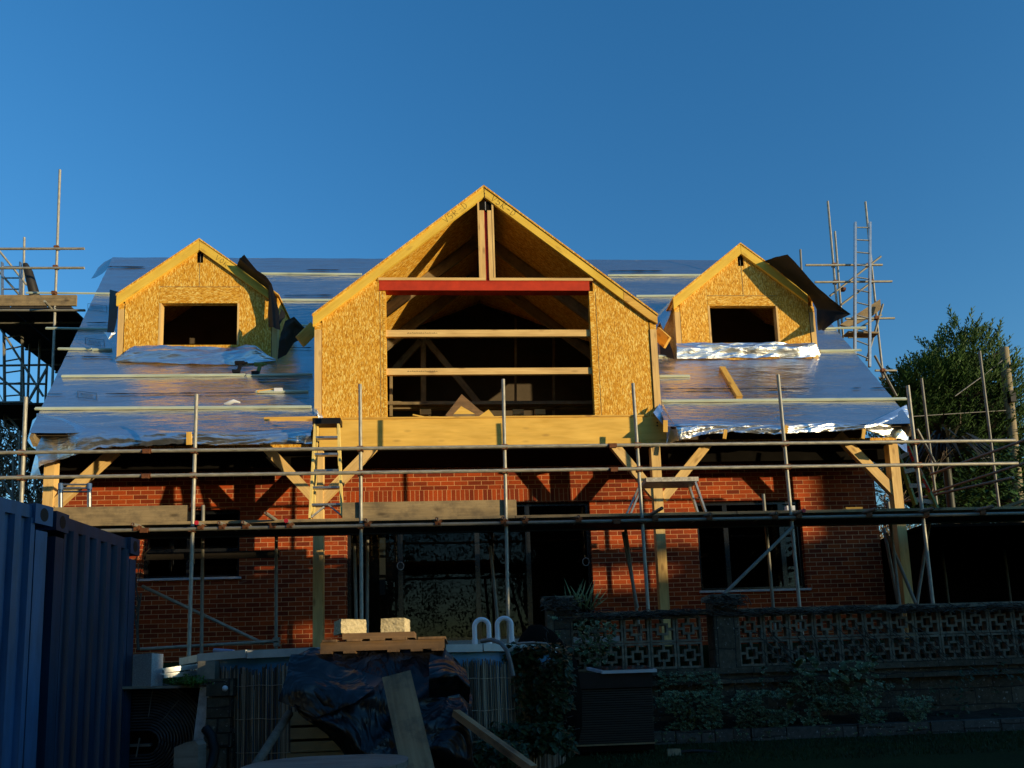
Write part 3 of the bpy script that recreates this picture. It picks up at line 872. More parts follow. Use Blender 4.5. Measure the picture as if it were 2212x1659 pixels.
mb = MB(); mb.boxr((xk0 + xk1) / 2 - .006, (xk0 + xk1) / 2 + .006, YG - .012, YG - .006, zk + .012, zkt - .01); mb.build('ridge_strap', M['aluold'], gab)
# two rails nailed across the opening
for y0, y1 in ((1301, 1327), (1451, 1476)):
    z1, z0 = n(1905, y0, YG + .06).z, n(1905, y1, YG + .06).z
    mb = MB(); mb.boxr(ox0 + .036, ox1 - .001, YG + .04, YG + .09, z0, z1)
    r = mb.build('cross_rail', M['stud'], gab, bevel=.003)
    mb = MB()
    X0 = n(1605, (y0 + y1) / 2, YG + .04).x; zc = (z0 + z1) / 2
    for k in range(14): mb.path([(X0 + k * .034, YG + .0385, zc - .008 + .004 * (k % 3)), (X0 + k * .034 + .01, YG + .0385, zc + .012 - .006 * (k % 2)), (X0 + k * .034 + .022, YG + .0385, zc - .006)], .003, 4)
    mb.build('stamp_mark', M['pencil'], r)
# interior timbers: purlin posts, braces, second pair of rafters, joists
mb = MB()
c0 = n(1668, 1240, 13.8); c1 = n(1668, 1640, 13.8)
mb.bar(c1, c0 + V((0, 0, .4)), .1, .14, (0, 1, 0))
mb.bar(n(1680, 1340, 13.75), n(1885, 1590, 13.75), .06, .12); mb.bar(n(1655, 1345, 13.75), n(1530, 1480, 13.75), .06, .12)
for x in (2030, 2180): mb.bar(n(x, 1250, 14.2), n(x, 1640, 14.2), .045, .09, (0, 1, 0))
mb.bar(n(1540, 1480, 13), n(1540, 1640, 13), .05, .05, (0, 1, 0))
for sg in (-1, 1):
    mb.bar((GXC + sg * .1, 12.1, gz(GXC + .1) - .13), (GXC + sg * 2.55, 12.1, gz(GXC + 2.55) - .13), .05, .18)
    mb.bar((GXC + sg * .1, 13.2, gz(GXC + .1) - .13), (GXC + sg * 2.55, 13.2, gz(GXC + 2.55) - .13), .05, .18)
mb.build('roof_timber', M['board'], gab)
mb = MB(); boxw(mb, GXL - 1.5, GXR + 1.5, 15.2, 15.25, FL1, 8.0); mb.build('partition', M['conplaster'], gab)
# cheeks
def cheek(x, zf, y0, parent, mat='osb', t=.02):
    zt_ = zf(x) - .01
    ytop = EAVE0.y + (zt_ - EAVE0.z) / TP
    zb = max(roof_z(y0) - .12, gb_z if y0 < 11.3 else -9)
    yb2 = EAVE0.y + (zb - EAVE0.z) / TP
    mb = MB()
    mb.prism([(x, y0 + .025, zb), (x, y0 + .025, zt_), (x, ytop, zt_), (x, max(yb2, y0 + .03), zb)], (t, 0, 0))
    return mb.build('cheek', M[mat], parent)
cheek(GXL + .01, gz, YG, gab); cheek(GXR - .03, gz, YG, gab)

# ------------------------------------------------------------------ dormers
def dormer(d, wl, wr, wt, wb, hdr, text):
    x0, x1 = n(wl, 1280, YD).x, n(wr, 1280, YD).x
    zt_ = n((wl + wr) / 2, wt, YD).z; zb = n((wl + wr) / 2, wb, YD).z; zh = n((wl + wr) / 2, hdr, YD).z
    z0 = roof_z(YD) - .25; s = .105
    mb = MB()
    panel(mb, [(d.xl + s, z0), (x0 - .035, z0), (x0 - .035, d.z(x0 - .035) - .05), (d.xl + s, d.z(d.xl + s) - .05)], YD)
    panel(mb, [(x1 + .035, z0), (d.xr - s, z0), (d.xr - s, d.z(d.xr - s) - .05), (x1 + .035, d.z(x1 + .035) - .05)], YD)
    for a, b in ((x0 - .031, d.xc - .002), (d.xc + .002, x1 + .031)):
        vx0, vx1 = d.xc - .055, d.xc + .055; vz = d.za - .20
        if a < d.xc: panel(mb, [(a, zh + .002), (b, zh + .002), (b, vz - .2), (vx0, vz - .2), (vx0, d.z(vx0) - .05), (a, d.z(a) - .05)], YD)
        else: panel(mb, [(a, zh + .002), (b, zh + .002), (b, d.z(b) - .05), (vx1, d.z(vx1) - .05), (vx1, vz - .2), (a, vz - .2)], YD)
    panel(mb, [(x0 - .031, z0), (x1 + .031, z0), (x1 + .031, zb), (x0 - .031, zb)], YD)
    o = mb.build('dormer', M['osb'], house)
    mb = MB(); mb.boxr(x0 - .031, x1 + .031, YD - .003, YD + .09, zt_, zh - .001); mb.build('lintel', M['osbh'], o)
    for a, b in ((x0 - .034, x0), (x1, x1 + .034)):
        mb = MB(); mb.boxr(a, b, YD - .004, YD + .12, zb, zt_ - .001); mb.build('jamb', M['stud'], o)
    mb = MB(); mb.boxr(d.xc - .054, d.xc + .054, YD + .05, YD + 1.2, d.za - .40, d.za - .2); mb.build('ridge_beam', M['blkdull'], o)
    mb = MB(); mb.boxr(d.xc - .003, d.xc + .003, YD + .02, YD + .03, d.za - .38, d.za - .22); mb.build('ridge_strap', M['tubegrey'], o)
    for a, b in ((d.xl, d.xl + s - .012), (d.xr - s + .012, d.xr)):
        ztt = min(d.z(a), d.z(b)) - .2
        mb = MB(); mb.boxr(b if a == d.xl else a - .012, (b + .012) if a == d.xl else a, YD - .003, YD - .001, z0, ztt + .02); mb.build('board_joint', M['black'], o)
        mb = MB(); mb.boxr(a, b, YD - .012, YD + .1, z0, ztt - .05); mb.build('corner_stud', M['stud'], o, bevel=.003)
        mb = MB(); mb.boxr(a, b, YD - .008, YD + .1, ztt - .048, ztt + .06); mb.build('wall_plate', M['osb'], o)
    mb = MB(); mb.boxr(d.xc - .004, d.xc + .004, YD - .003, YD - .001, zh, d.za - .41); mb.build('board_joint', M['board'], o)
    mb = MB(); mb.boxr(x0 - .036, x1 + .036, YD - .005, YD - .0035, zh - .004, zh + .005); mb.build('board_joint', M['board'], o)
    L = barge(d.z, d.xc, d.xl, YD - .05, .185, o); R_ = barge(d.z, d.xc, d.xr, YD - .05, .185, o, over=-.12)
    if text:
        an = math.atan(d.t)
        writing(text, V((d.xc + .27, YD - .052, d.z(d.xc + .27) - .15)), V((math.cos(an), 0, -math.sin(an))), V((math.sin(an), 0, math.cos(an))), .09, R_, .003)
    deck(d.z, d.xc, d.xl, YD - .06, o, .03); deck(d.z, d.xc, d.xr, YD - .06, o, .03)
    cheek(d.xl + .002, d.z, YD, o); cheek(d.xr - .022, d.z, YD, o)
    # membrane already dressed over the two slopes
    for xe in (d.xl, d.xr):
        sg = 1 if xe > d.xc else -1
        def yb(x): return EAVE0.y + (d.z(x) - EAVE0.z) / TP + .1
        P = []
        for i in range(9):
            x = d.xc + (xe + sg * .02 - d.xc) * i / 8; P.append([V((x, YD + .05 + (yb(x) - YD - .05) * j / 6, d.z(x) + .037)) for j in range(7)])
        mb = MB(); mb.grid(P, lambda i, j: (i * .2, j * .3)); mb.build('slope_membrane', M['black'] if (sg > 0 or d is D1) else M['foil'], o)
    return o
dl = dormer(D1, 633, 934, 1194, 1358, 1130, 'VOK-')
dr = dormer(D2, 2799, 3060, 1204, 1350, 1165, None)
# interior back of each dormer (dark boarding) so no sky shows through the window
for d, o_ in ((D1, dl), (D2, dr)):
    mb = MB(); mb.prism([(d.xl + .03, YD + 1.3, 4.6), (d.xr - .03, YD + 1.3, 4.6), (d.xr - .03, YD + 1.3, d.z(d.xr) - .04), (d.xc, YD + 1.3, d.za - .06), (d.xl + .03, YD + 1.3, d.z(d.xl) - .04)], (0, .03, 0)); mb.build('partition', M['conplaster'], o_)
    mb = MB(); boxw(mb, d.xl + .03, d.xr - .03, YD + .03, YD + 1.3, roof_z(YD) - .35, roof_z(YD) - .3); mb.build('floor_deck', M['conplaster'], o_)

def sheet(cols, mat, name, parent, rows=8, amp=.03, seed=1, uvs=1.0):
    # cols: list of columns, each a list of world points (same count); spline-free bilinear refine + noise
    P = []
    m = 10; rows *= 2
    C = []
    for a, b in zip(cols[:-1], cols[1:]):
        for k in range(m): C.append([p.lerp(q, k / m) for p, q in zip(a, b)])
    C.append(cols[-1])
    for ci, c in enumerate(C):
        col = []
        for a, b in zip(c[:-1], c[1:]):
            for k in range(rows): col.append(a.lerp(b, k / rows))
        col.append(c[-1])
        for ri, p in enumerate(col):
            w = noise.noise(V((p.x * 2.2, ri * .12, seed))) + .6 * (.4 - 1.6 * abs(noise.noise(V((p.x * 3.6 + ri * .16, ri * .16, seed + 3))))) + .12 * (.4 - 1.6 * abs(noise.noise(V((p.x * 9 - ri * .3, ri * .45, seed + 6)))))
            p = p + V((0, -amp * w, amp * .3 * w))
            col[ri] = p
        P.append(col)
    mb = MB(); mb.grid(P, lambda i, j: (P[min(i, len(P) - 1)][min(j, len(P[0]) - 1)].x * uvs, P[min(i, len(P) - 1)][min(j, len(P[0]) - 1)].z * uvs))
    return mb.build(name, mat, parent)
# bright crinkled foil aprons below the dormer windows
def apron(top, bot, seed, parent):
    cols = []
    for (x, y), (bx, by) in zip(top, bot):
        b = rn(bx, by, .02)
        a = n(x, y, YD - .03)
        if a.z < b.z + .02: a.z = b.z + .02
        mid = a.lerp(b, .5) + V((0, -.03, .05))
        cols.append([a, mid, b])
    return sheet(cols, M['foil2'], 'foil_apron', parent, 5, .030, seed)
apron([(456, 1426), (500, 1384), (530, 1362), (629, 1359), (760, 1366), (860, 1368), (934, 1366), (970, 1358), (1008, 1362), (1040, 1388), (1086, 1423)],
      [(458, 1431), (500, 1431), (550, 1432), (629, 1434), (720, 1437), (800, 1440), (866, 1441), (940, 1438), (1008, 1433), (1040, 1430), (1087, 1428)], 3, dl)
apron([(2662, 1352), (2740, 1350), (2800, 1350), (2880, 1351), (2960, 1349), (3060, 1350), (3140, 1350), (3206, 1351)],
      [(2664, 1418), (2742, 1417), (2812, 1415), (2890, 1413), (2975, 1414), (3060, 1411), (3150, 1414), (3228, 1408)], 8, dr)
# flapping black membrane on the right-hand slope of each dormer
def npts(L, Y): return [n(x, y, Y) for x, y in L]
inner = [(932, 1046), (965, 1071), (1000, 1098), (1035, 1124), (1056, 1142), (1057, 1185), (1054, 1240), (1058, 1290)]
outer = [(961, 1001), (980, 1026), (1012, 1063), (1048, 1088), (1069, 1117), (1083, 1162), (1098, 1223), (1104, 1300)]
def flapcols(inner, outer, Y0, Y1, bow):
    cols = []
    for i, (a, b) in enumerate(zip(inner, outer)):
        p = n(a[0], a[1], Y0); q = n(b[0], b[1], Y1)
        cols.append([p, p.lerp(q, .5) + V((0, -bow, 0)), q])
    return cols
sheet(flapcols(inner, outer, YD - .055, YD - .32, .05), M['black'], 'loose_membrane', dl, 4, .02, 11)
inner2 = [(3009, 1028), (3045, 1052), (3090, 1088), (3140, 1128), (3190, 1170), (3216, 1215), (3218, 1270), (3222, 1300)]
outer2 = [(3101, 1002), (3130, 1033), (3182, 1093), (3230, 1140), (3290, 1190), (3350, 1238), (3285, 1266), (3243, 1302)]
sheet(flapcols(inner2, outer2, YD - .055, YD - .45, .03), M['black'], 'loose_membrane', dr, 4, .02, 17)
sheet([[n(432, 1140, YD + .2), n(428, 1240, YD + .1), n(422, 1310, YD + .05)], [n(468, 1150, YD - .02), n(462, 1250, YD - .03), n(442, 1330, YD - .05)]], M['black'], 'loose_membrane', dl, 4, .02, 21)
sheet([[n(405, 1306, YD), n(420, 1320, YD)], [n(440, 1310, YD - .05), n(428, 1338, YD - .08)], [n(456, 1312, YD), n(445, 1325, YD - .02)]], M['foil2'], 'membrane_tail', dl, 3, .02, 22)
sheet([[n(1095, 1420, 11.9), n(1100, 1345, 11.8), n(1110, 1300, 11.8)], [n(1128, 1400, 11.9), n(1124, 1330, 11.8), n(1123, 1262, 11.8)], [n(1160, 1350, 12), n(1158, 1290, 11.9), n(1157, 1245, 11.8)], [n(1190, 1330, 12), n(1203, 1300, 12), n(1205, 1296, 12)]], M['black'], 'valley_membrane', rf, 4, .04, 23)
sheet([[n(1098, 1290, 11.7), n(1100, 1240, 11.7)], [n(1112, 1262, 11.7), n(1108, 1215, 11.7)], [n(1124, 1250, 11.7), n(1122, 1230, 11.7)]], M['black'], 'valley_membrane', rf, 4, .02, 25)
# foil turned up the left cheek of the right dormer
sheet([[n(2657, 1180, YD - .03), n(2635, 1250, YD - .02), n(2612, 1298, YD - .02)], [n(2690, 1130, YD + .4), n(2645, 1190, YD + .5), n(2590, 1250, YD + .5)], [n(2664, 1163, YD + .9), n(2625, 1200, YD + .9), n(2588, 1238, YD + .8)]], M['foil'], 'slope_membrane', dr, 4, .01, 31)
sheet([[n(2655, 1415, YD - .1), n(2635, 1340, YD), n(2612, 1295, YD)], [n(2600, 1400, YD + .1), n(2595, 1340, YD + .2), n(2590, 1290, YD + .3)]], M['black'], 'valley_membrane', rf, 4, .03, 33)
# rafter feet that poke out at both sides of the gable
for a, b in (((1236, 1290, 11.5), (1182, 1345, 11.3)), ((2584, 1310, 11.5), (2628, 1350, 11.3))):
    p, q = n(*a), n(*b)
    mb = MB(); mb.bar(p, q, .05, .19, (0, 0, 1)); mb.build('rafter_foot', M['timber'], gab)
# foil scraps at the feet of the gable corners
sheet([[n(1236, 1660, 10.9), n(1236, 1605, 10.9)], [n(1255, 1665, 10.8), n(1250, 1620, 10.8)], [n(1275, 1660, 10.85), n(1270, 1635, 10.9)]], M['foil2'], 'membrane_tail', gab, 4, .03, 41)
sheet([[n(2572, 1625, 10.8), n(2598, 1590, 10.9)], [n(2600, 1662, 10.75), n(2606, 1610, 10.85)], [n(2625, 1690, 10.7), n(2628, 1640, 10.8)], [n(2625, 1750, 10.68), n(2640, 1690, 10.72)]], M['foil2'], 'membrane_tail', gab, 4, .03, 43)

# ================================================================== LOOSE THINGS ON THE HOUSE
def simple(name, label, cat, mb, mat, group=None, bevel=0):
    c = sum(mb.v, V((0, 0, 0))) / len(mb.v); zmin = min(v.z for v in mb.v)
    base = V((c.x, c.y, zmin))
    mb.v = [v - base for v in mb.v]
    o = mb.build(name, mat, None, bevel=bevel); o.location = base
    return tag(o, label, cat, group)
a, b = rn(2842, 1455, .03), rn(2910, 1571, .03)
mb = MB(); mb.bar(a, b, .10, .05, RN); simple('timber_offcut', 'short sawn timber lying slantwise on the foil below the right dormer', 'timber', mb, M['timber'], bevel=.003)
mb = MB(); mb.bar(n(1041, 1664, 10.72), n(1252, 1660, 10.72), .05, .15); simple('timber_length', 'long planed timber lying along the eave left of the yellow stepladder', 'timber', mb, M['timber'], bevel=.003)
# cordless drill and a second tool on the foil
def drill(x, y, label, grn):
    p = rn(x, y, .04)
    t = thing('cordless_drill', label, 'power tool', p)
    mb = MB(); mb.box(p + V((-.04, 0, .0)), (.12, .07, .05)); mb.build('battery', M['blk'], t, bevel=.006)
    mb = MB(); mb.bar(p + V((.0, 0, .02)), p + V((.03, 0, .13)), .04, .05); mb.tube(p + V((-.06, 0, .15)), p + V((.09, 0, .15)), .035, 10); mb.tube(p + V((.09, 0, .15)), p + V((.14, 0, .15)), .018, 8)
    mb.build('body', M['green'] if grn else M['blk'], t)
drill(942, 1472, 'black cordless drill resting on a batten below the left dormer', False)
drill(1018, 1478, 'green and black power tool on the foil right of the left dormer', True)
mb = MB(); p = rn(912, 1600, .02)
mb.path([p + V((-.11, 0, .02)), p + V((-.03, 0, .035)), p + V((.04, -.01, .06)), p + V((.13, 0, .04))], [.012, .035, .03, .012], 8)
simple('work_glove', 'crumpled white work glove on the lowest batten left of the gable', 'glove', mb, M['white'])
mb = MB(); p = rn(1098, 1545, .03); mb.box(p, (.13, .05, .07)); simple('foam_block', 'small white block on the foil between dormer and gable', 'block', mb, M['white'], bevel=.01)
mb = MB(); mb.bar(rn(1015, 1549, .03), rn(1078, 1541, .03), .02, .03); simple('wood_lath', 'thin pale lath lying on the foil beside the white block', 'lath', mb, M['timber'])
# on the gable floor
Yt = YG + .28; zf = FL1
def tri(x0, x1, xa, ya, yb, Y, th, label, mat='timber', nm='timber_wedge'):
    mb = MB(); mb.prism([n(x0, yb, Y), n(x1, yb, Y), n(xa, ya, Y)], (0, th, 0)); return simple(nm, label, 'offcut', mb, M[mat])
mb = MB(); c = n(1822, 1650, Yt + .35)
mb.prism([n(1745, 1646, Yt + .3), n(1935, 1640, Yt + .3), n(1890, 1615, Yt + .35), n(1818, 1552, Yt + .4)], (0, .018, 0))
simple('board_offcut', 'large reddish board offcut stood on its corner in the gable opening', 'board', mb, M['pallet'])
tri(1786, 1870, 1816, 1599, 1630, Yt + .04, .06, 'pale triangular timber offcut with brown edge on the gable floor', 'glulam')
mb = MB(); mb.prism([n(1784, 1646, Yt), n(1869, 1645, Yt), n(1869, 1630, Yt), n(1784, 1631, Yt)], (0, .09, 0)); simple('timber_block', 'brown timber block under the pale triangular offcut in the gable', 'block', mb, M['board'])
tri(1879, 1950, 1924, 1612, 1644, Yt, .05, 'smaller pale triangular offcut right of the brown timber block', 'glulam')
mb = MB(); mb.bar(n(1626, 1637, YG + .1), n(1680, 1648, YG + .1), .10, .02); mb.bar(n(1672, 1645, YG + .05), n(1728, 1645, YG + .05), .08, .015); simple('thin_offcuts', 'thin splintered wood strips on the left of the gable floor', 'offcut', mb, M['glulam'])
t = thing('trestle_bench', 'long timbers stacked on sawhorses deep inside the open gable', 'workbench', (GXC, 13.0, FL1))
for k, (y, w) in enumerate(((1592, .05), (1604, .10), (1587, .03))):
    mb = MB(); mb.bar(n(1512, y, 13 + .12 * k), n(2330, y - 3, 13 + .12 * k), .1, w); mb.build('timber', M['board'], t)
for x in (1676, 2040, 2125):
    mb = MB(); c = n(x, 1615, 13.0); mb.boxr(c.x - .10, c.x + .10, 12.95, 13.05, c.z - .1, c.z)
    for s in (-1, 1): mb.bar(c + V((s * .06, 0, -.05)), V((c.x + s * .16, 12.9, FL1)), .05, .05)
    mb.build('sawhorse', M['stud'], t)
t = thing('cardboard_box', 'brown cardboard boxes stacked on the gable floor near the right jamb', 'box', n(2170, 1640, 12.2))
mb = MB(); c = n(2170, 1640, 12.2); mb.boxr(c.x - .12, c.x + .12, 12.1, 12.4, FL1, FL1 + .22); mb.build('carton', M['board'], t)
mb = MB(); mb.boxr(c.x - .11, c.x + .07, 12.15, 12.38, FL1 + .225, FL1 + .40); mb.build('carton', M['board'], t)

# ================================================================== SCAFFOLDING
TR = .02415
def coupler(mb, p, s=1.0):
    mb.box(p, (.075 * s, .075 * s, .07 * s)); mb.tube(p + V((-.055 * s, -.02, .02)), p + V((.055 * s, -.02, .02)), .011, 6); mb.tube(p + V((.03, -.05 * s, -.02)), p + V((.03, .05 * s, -.02)), .010, 6)
class Scaf:
    def __init__(s, label, loc): s.t = thing('scaffolding', label, 'scaffolding', loc)
    def tube(s, a, b, name='ledger', mat='tube', hollow=False):
        mb = MB(); mb.tube(a, b, TR, 12); return mb.build(name, M[mat], s.t)
    def coup(s, p, mat='rust'):
        mb = MB(); coupler(mb, V(p)); return mb.build('coupler', M[mat], s.t, bevel=.004)
    def board(s, a, b, w=.225, h=.038, name='board', up=(0, 0, 1), mat='board'):
        mb = MB(); mb.bar(a, b, w, h, up); return mb.build(name, M[mat], s.t, bevel=.003)
fs = Scaf('long tube scaffolding with boarded platform across the front of the brick house', (0, YF, .4))
zr1, zr2 = n(2513, 1757, YF).z, n(2513, 1850, YF).z
zl = n(2524, 2053, YF).z
XL_, XR_ = at(-60, 1000, YF).x, n(3985, 1740, YF).x
st = []
for (xa, ya, xb, yb) in ((102, 1564, 80, 2080), (774, 1553, 743, 2618), (1418, 1514, 1424, 2437), (1981, 1494, 2001, 2440), (2492, 1510, 2552, 2397), (3063, 1476, 3148, 2387), (3574, 1519, 3673, 2374)):
    a, b = n(xa, ya, YF), n(xb, yb, YF)
    d = (b - a) / (b.z - a.z); b = a + d * (.42 - a.z)
    fs.tube(a, b, 'standard'); st.append((a, b))
def st_at(i, z):
    a, b = st[i]; return a + (b - a) * ((z - a.z) / (b.z - a.z))
# rails and ledger in overlapping lengths with sleeve couplers
for z, nm in ((zr1, 'guard_rail'), (zr2, 'guard_rail'), (zl, 'ledger')):
    joints = [XL_, n(586, 1800, YF).x, n(2408, 1760, YF).x, XR_ if nm == 'guard_rail' else at(2300, 1105, YF).x]
    for a, b in zip(joints[:-1], joints[1:]):
        fs.tube((a, YF - .05, z), (b, YF - .05, z), nm, 'tubegrey' if nm == 'ledger' else 'tube')
    for j in joints[1:-1]:
        mb = MB(); mb.tube((j - .06, YF - .05, z), (j + .06, YF - .05, z), TR + .005, 10); mb.box((j, YF - .08, z - .02), (.09, .03, .05)); mb.build('sleeve_coupler', M['rust'], fs.t)
    for i in range(7):
        p = st_at(i, z); fs.coup((p.x, YF - .02, z))
# inner line: standards, ledger
zin = n(1400, 2102, YR).z
fs.tube((XL_, YR - .05, zin), (at(2300, 1105, YR).x, YR - .05, zin), 'ledger', 'tubegrey')
for xa, ya, xb, yb in ((800, 1990, 793, 2610), (1088, 2105, 1087, 2570), (1395, 2140, 1403, 2440), (1447, 2110, 1446, 2442), (1930, 2150, 1955, 2400), (2463, 2085, 2506, 2400), (3005, 1946, 3044, 2385), (3496, 1977, 3542, 2380)):
    a, b = n(xa, ya, YR), n(xb, yb, YR); d = (b - a) / (b.z - a.z); b = a + d * (.42 - a.z)
    fs.tube(a, b, 'standard', 'tubegrey')
# transoms whose ends stick out beyond the ledger
for x, y, out, cap in ((522, 2085, .12, 0), (774, 2075, .14, 1), (861, 2075, .12, 0), (955, 2073, .12, 0), (1045, 2020, .34, 0), (1127, 2065, .16, 1), (1440, 2057, .12, 0), (1720, 2051, .12, 0), (1980, 2046, .1, 0), (2066, 2045, .1, 0), (2278, 2042, .1, 0), (2606, 2001, .42, 0), (2797, 2035, .1, 0), (3058, 2030, .1, 0), (3165, 2020, .2, 1), (3450, 2016, .22, 0), (3676, 2014, .2, 0), (3912, 2008, .25, 0)):
    p = n(x, y, YF - .05 - out)
    z = p.z if out > .3 else zl + .05
    q = V((p.x + (.06 if x < 2500 else -.1), YR + .15, zin + .05))
    fs.tube((p.x, p.y, z), q, 'transom', 'tubegrey')
    mb = MB(); d = V((p.x, p.y, z)) - q; d.normalize()
    if cap: mb.tube(V((p.x, p.y, z)), V((p.x, p.y, z)) + d * .012, TR + .004, 12); mb.build('end_cap', M['redcap'], fs.t)
    else: mb.path([V((p.x, p.y, z)) + d * .003 + V((math.cos(k * PI / 6) * .018, 0, math.sin(k * PI / 6) * .018)) for k in range(12)], .005, 4, closed=True); mb.build('tube_end', M['rust'], fs.t)
    fs.coup((p.x + .01, YF - .05, zl + .02))
# deck of boards and toe boards
zd = zl + .05 + TR + .020
for k in range(4):
    y = YF + .10 + .232 * k
    cuts = [XL_, n(970, 2060, YF).x + .1 * k, n(2028, 2030, YF).x - .12 * k, n(2900, 2010, YF).x + .07 * k, at(2300, 1100, YF).x]
    for a, b in zip(cuts[:-1], cuts[1:]): fs.board((a + .004, y, zd), (b - .004, y, zd), .225, .038, 'board', (0, 0, 1), 'board' if k == 0 else 'deckdk')  # front board in plain wood, inner boards darkened as shade
def toe(x0, x1, y0, y1, nm='toe_board'):
    a0, a1 = n(x0, y0, YF + .03), n(x1, (y0), YF + .03)
    h = abs(n((x0 + x1) / 2, y0, YF + .03).z - n((x0 + x1) / 2, y1, YF + .03).z)
    fs.board((a0.x, YF + .045, zd + .02 + .1125), (a1.x, YF + .045, zd + .02 + .1125), .225, .036, nm, (0, -1, 0))
toe(190, 738, 1995, 2068); toe(1348, 2033, 1975, 2037)
# bracing
fs.tube(n(3122, 2075, YF - .06), n(2850, 2340, YF - .06), 'brace', 'tubegrey')
fs.tube(n(560, 2308, YR + .1), n(1040, 2535, YR + .1), 'brace', 'tube')
fs.tube(n(552, 2556, YR + .05), n(1095, 2524, YR + .05), 'ledger', 'tube')
for x, y in ((1090, 2520), (1090, 2535)): fs.coup(n(x, y, YR), 'tubegrey')
fs.tube(n(2453, 2095, YR + .02), n(2510, 2395, YR - .02), 'brace', 'tubegrey')
fs.tube(n(3490, 2100, YR + .1), n(3605, 2375, YR - .1), 'brace', 'tubegrey'); fs.tube(n(3660, 2050, YR), n(3610, 2380, YR), 'brace', 'tubegrey')
fs.tube(n(3480, 2080, YR + .3), n(3536, 2375, YR + .3), 'standard', 'tubegrey')
mb = MB(); mb.boxr(n(550, 2190, YR).x, n(1085, 2190, YR).x, YR + .2, YR + .24, n(900, 2189, YR).z, n(900, 2160, YR).z); mb.build('board', M['deckdk'], fs.t)
# return bay on the right: standards and sloping guard rails running back past the house corner
for xa, ya, xb, yb, Y in ((3628, 1490, 3697, 2060, 13.2), (3857, 1383, 3935, 2010, 13.2)):
    a, b = n(xa, ya, Y), n(xb, yb, Y); d = (b - a) / (b.z - a.z); fs.tube(a, a + d * (.4 - a.z), 'standard', 'tubegrey')
for x0, y0, x1, y1 in ((3665, 1868, 4040, 1731), (3665, 1942, 4040, 1822), (3560, 1975, 3990, 1880)):
    fs.tube(n(x0, y0, 13.0), n(x1, y1, 10.6), 'guard_rail', 'tubegrey')
fs.tube(n(3610, 1690, 12.2), n(3680, 1820, 12.4), 'brace', 'tubegrey')
fs.board(n(3940, 2003, YF + .2), n(4060, 1962, YF + .1), .2, .038)

# tall tower left of the house
lt = Scaf('dark tower scaffolding with high boarded lift beyond the left end of the roof', n(60, 2050, 12))
def T(s, x0, y0, Y0, x1, y1, Y1, nm='standard', mat='tubegrey'):
    if s is lt and Y0 < 14: Y0 += 2.8; Y1 += 2.8
    return s.tube(n(x0, y0, Y0), n(x1, y1, Y1), nm, mat)
YL = 14.3
T(lt, 236, 669, YL, 196, 1800, YL, 'standard', 'tube'); T(lt, 96, 935, 13.6, 75, 1930, 13.6, 'standard', 'tube')
T(lt, 160, 1260, 12.8, 135, 1930, 12.8)
for y0, y1, nm in ((980, 979, 'guard_rail'), (1056, 1055, 'guard_rail')): T(lt, -40, y0, YL - .05, 332, y1, YL - .05, nm, 'tube')
for x, y in ((224, 976), (220, 1053), (214, 1155)): lt.coup(n(x, y, YL - .02))
zt0 = n(150, 1216, YL).z
T(lt, -40, 1222, YL - .04, 335, 1222, YL - .04, 'ledger'); T(lt, -40, 1440, 13.6, 245, 1436, 13.6, 'ledger'); T(lt, -40, 1510, 13.4, 180, 1512, 13.4, 'ledger')
a, b = n(-40, 1184, YL - .01), n(302, 1184, YL - .01)
lt.board(a, b, .225, .038, 'toe_board', (0, -1, 0))
nb = int((n(325, 1216, YL).x - at(-45, 680, YL).x) / .235)
for k in range(nb):
    X = at(-45, 680, YL).x + .235 * k + (.012 if k % 3 == 0 else 0)
    lt.board((X, YL - .02, zt0 + .02), (X, 17.4, zt0 + .02), .225, .038, 'board', (0, 0, 1), 'deckdk')
for Y in (14.8, 16.0, 17.2): lt.tube((at(-45, 680, YL).x - .1, Y, zt0 - .035), (n(318, 1230, YL).x, Y, zt0 - .035), 'transom', 'tubegrey')
lt.tube(n(176, 1186, YL - .35), n(203, 1216, YL), 'transom', 'tube')
lo = n(40, 1590, 14.8).z
for k in range(7):
    X = at(-40, 870, 14.8).x + .235 * k
    lt.board((X, 14.8, lo), (X, 17.5, lo), .225, .038, 'board', (0, 0, 1), 'deckdk')
T(lt, -20, 1585, 12.0, 110, 1583, 12.0, 'ledger'); T(lt, 0, 1290, 12.4, 170, 1560, 12.4, 'brace'); T(lt, -10, 1850, 12, 75, 2010, 12, 'brace'); T(lt, -20, 1470, 13, 140, 1600, 13, 'brace'); T(lt, 112, 1580, 14, 185, 1450, 14, 'brace'); T(lt, -5, 985, 13, 105, 1122, 13.2, 'brace', 'tube'); T(lt, -5, 1068, 13.4, 75, 1160, 13.4, 'brace')
T(lt, 120, 1290, 13, 95, 1930, 13); T(lt, 0, 1605, 12.5, 75, 1690, 12.5, 'brace'); T(lt, 55, 1800, 12.8, 50, 1960, 12.8); T(lt, 185, 1440, 13.5, 178, 1600, 13.5)
def ladder(name, label, bl, br, tl, tr_, rungs, mat, rail=.03, cat='ladder', group=None, depth=.06, rr=.016):
    t = thing(name, label, cat, (bl + br) / 2, group)
    for a, b in ((bl, tl), (br, tr_)):
        mb = MB(); mb.bar(a, b, rail, depth, (0, 1, 0) if abs((b - a).normalized().y) < .8 else (0, 0, 1)); mb.build('stile', mat, t)
    for k in range(rungs):
        f = (k + .6) / rungs
        mb = MB(); mb.tube(bl.lerp(tl, f), br.lerp(tr_, f), rr, 8); mb.build('rung', mat, t)
    return t
ladder('ladder', 'silver ladder tied inside the upper lift of the left tower scaffolding', n(9, 1165, 15.2), n(80, 1165, 15.2), n(9, 1033, 15.2), n(81, 1033, 15.2), 3, M['alu'])
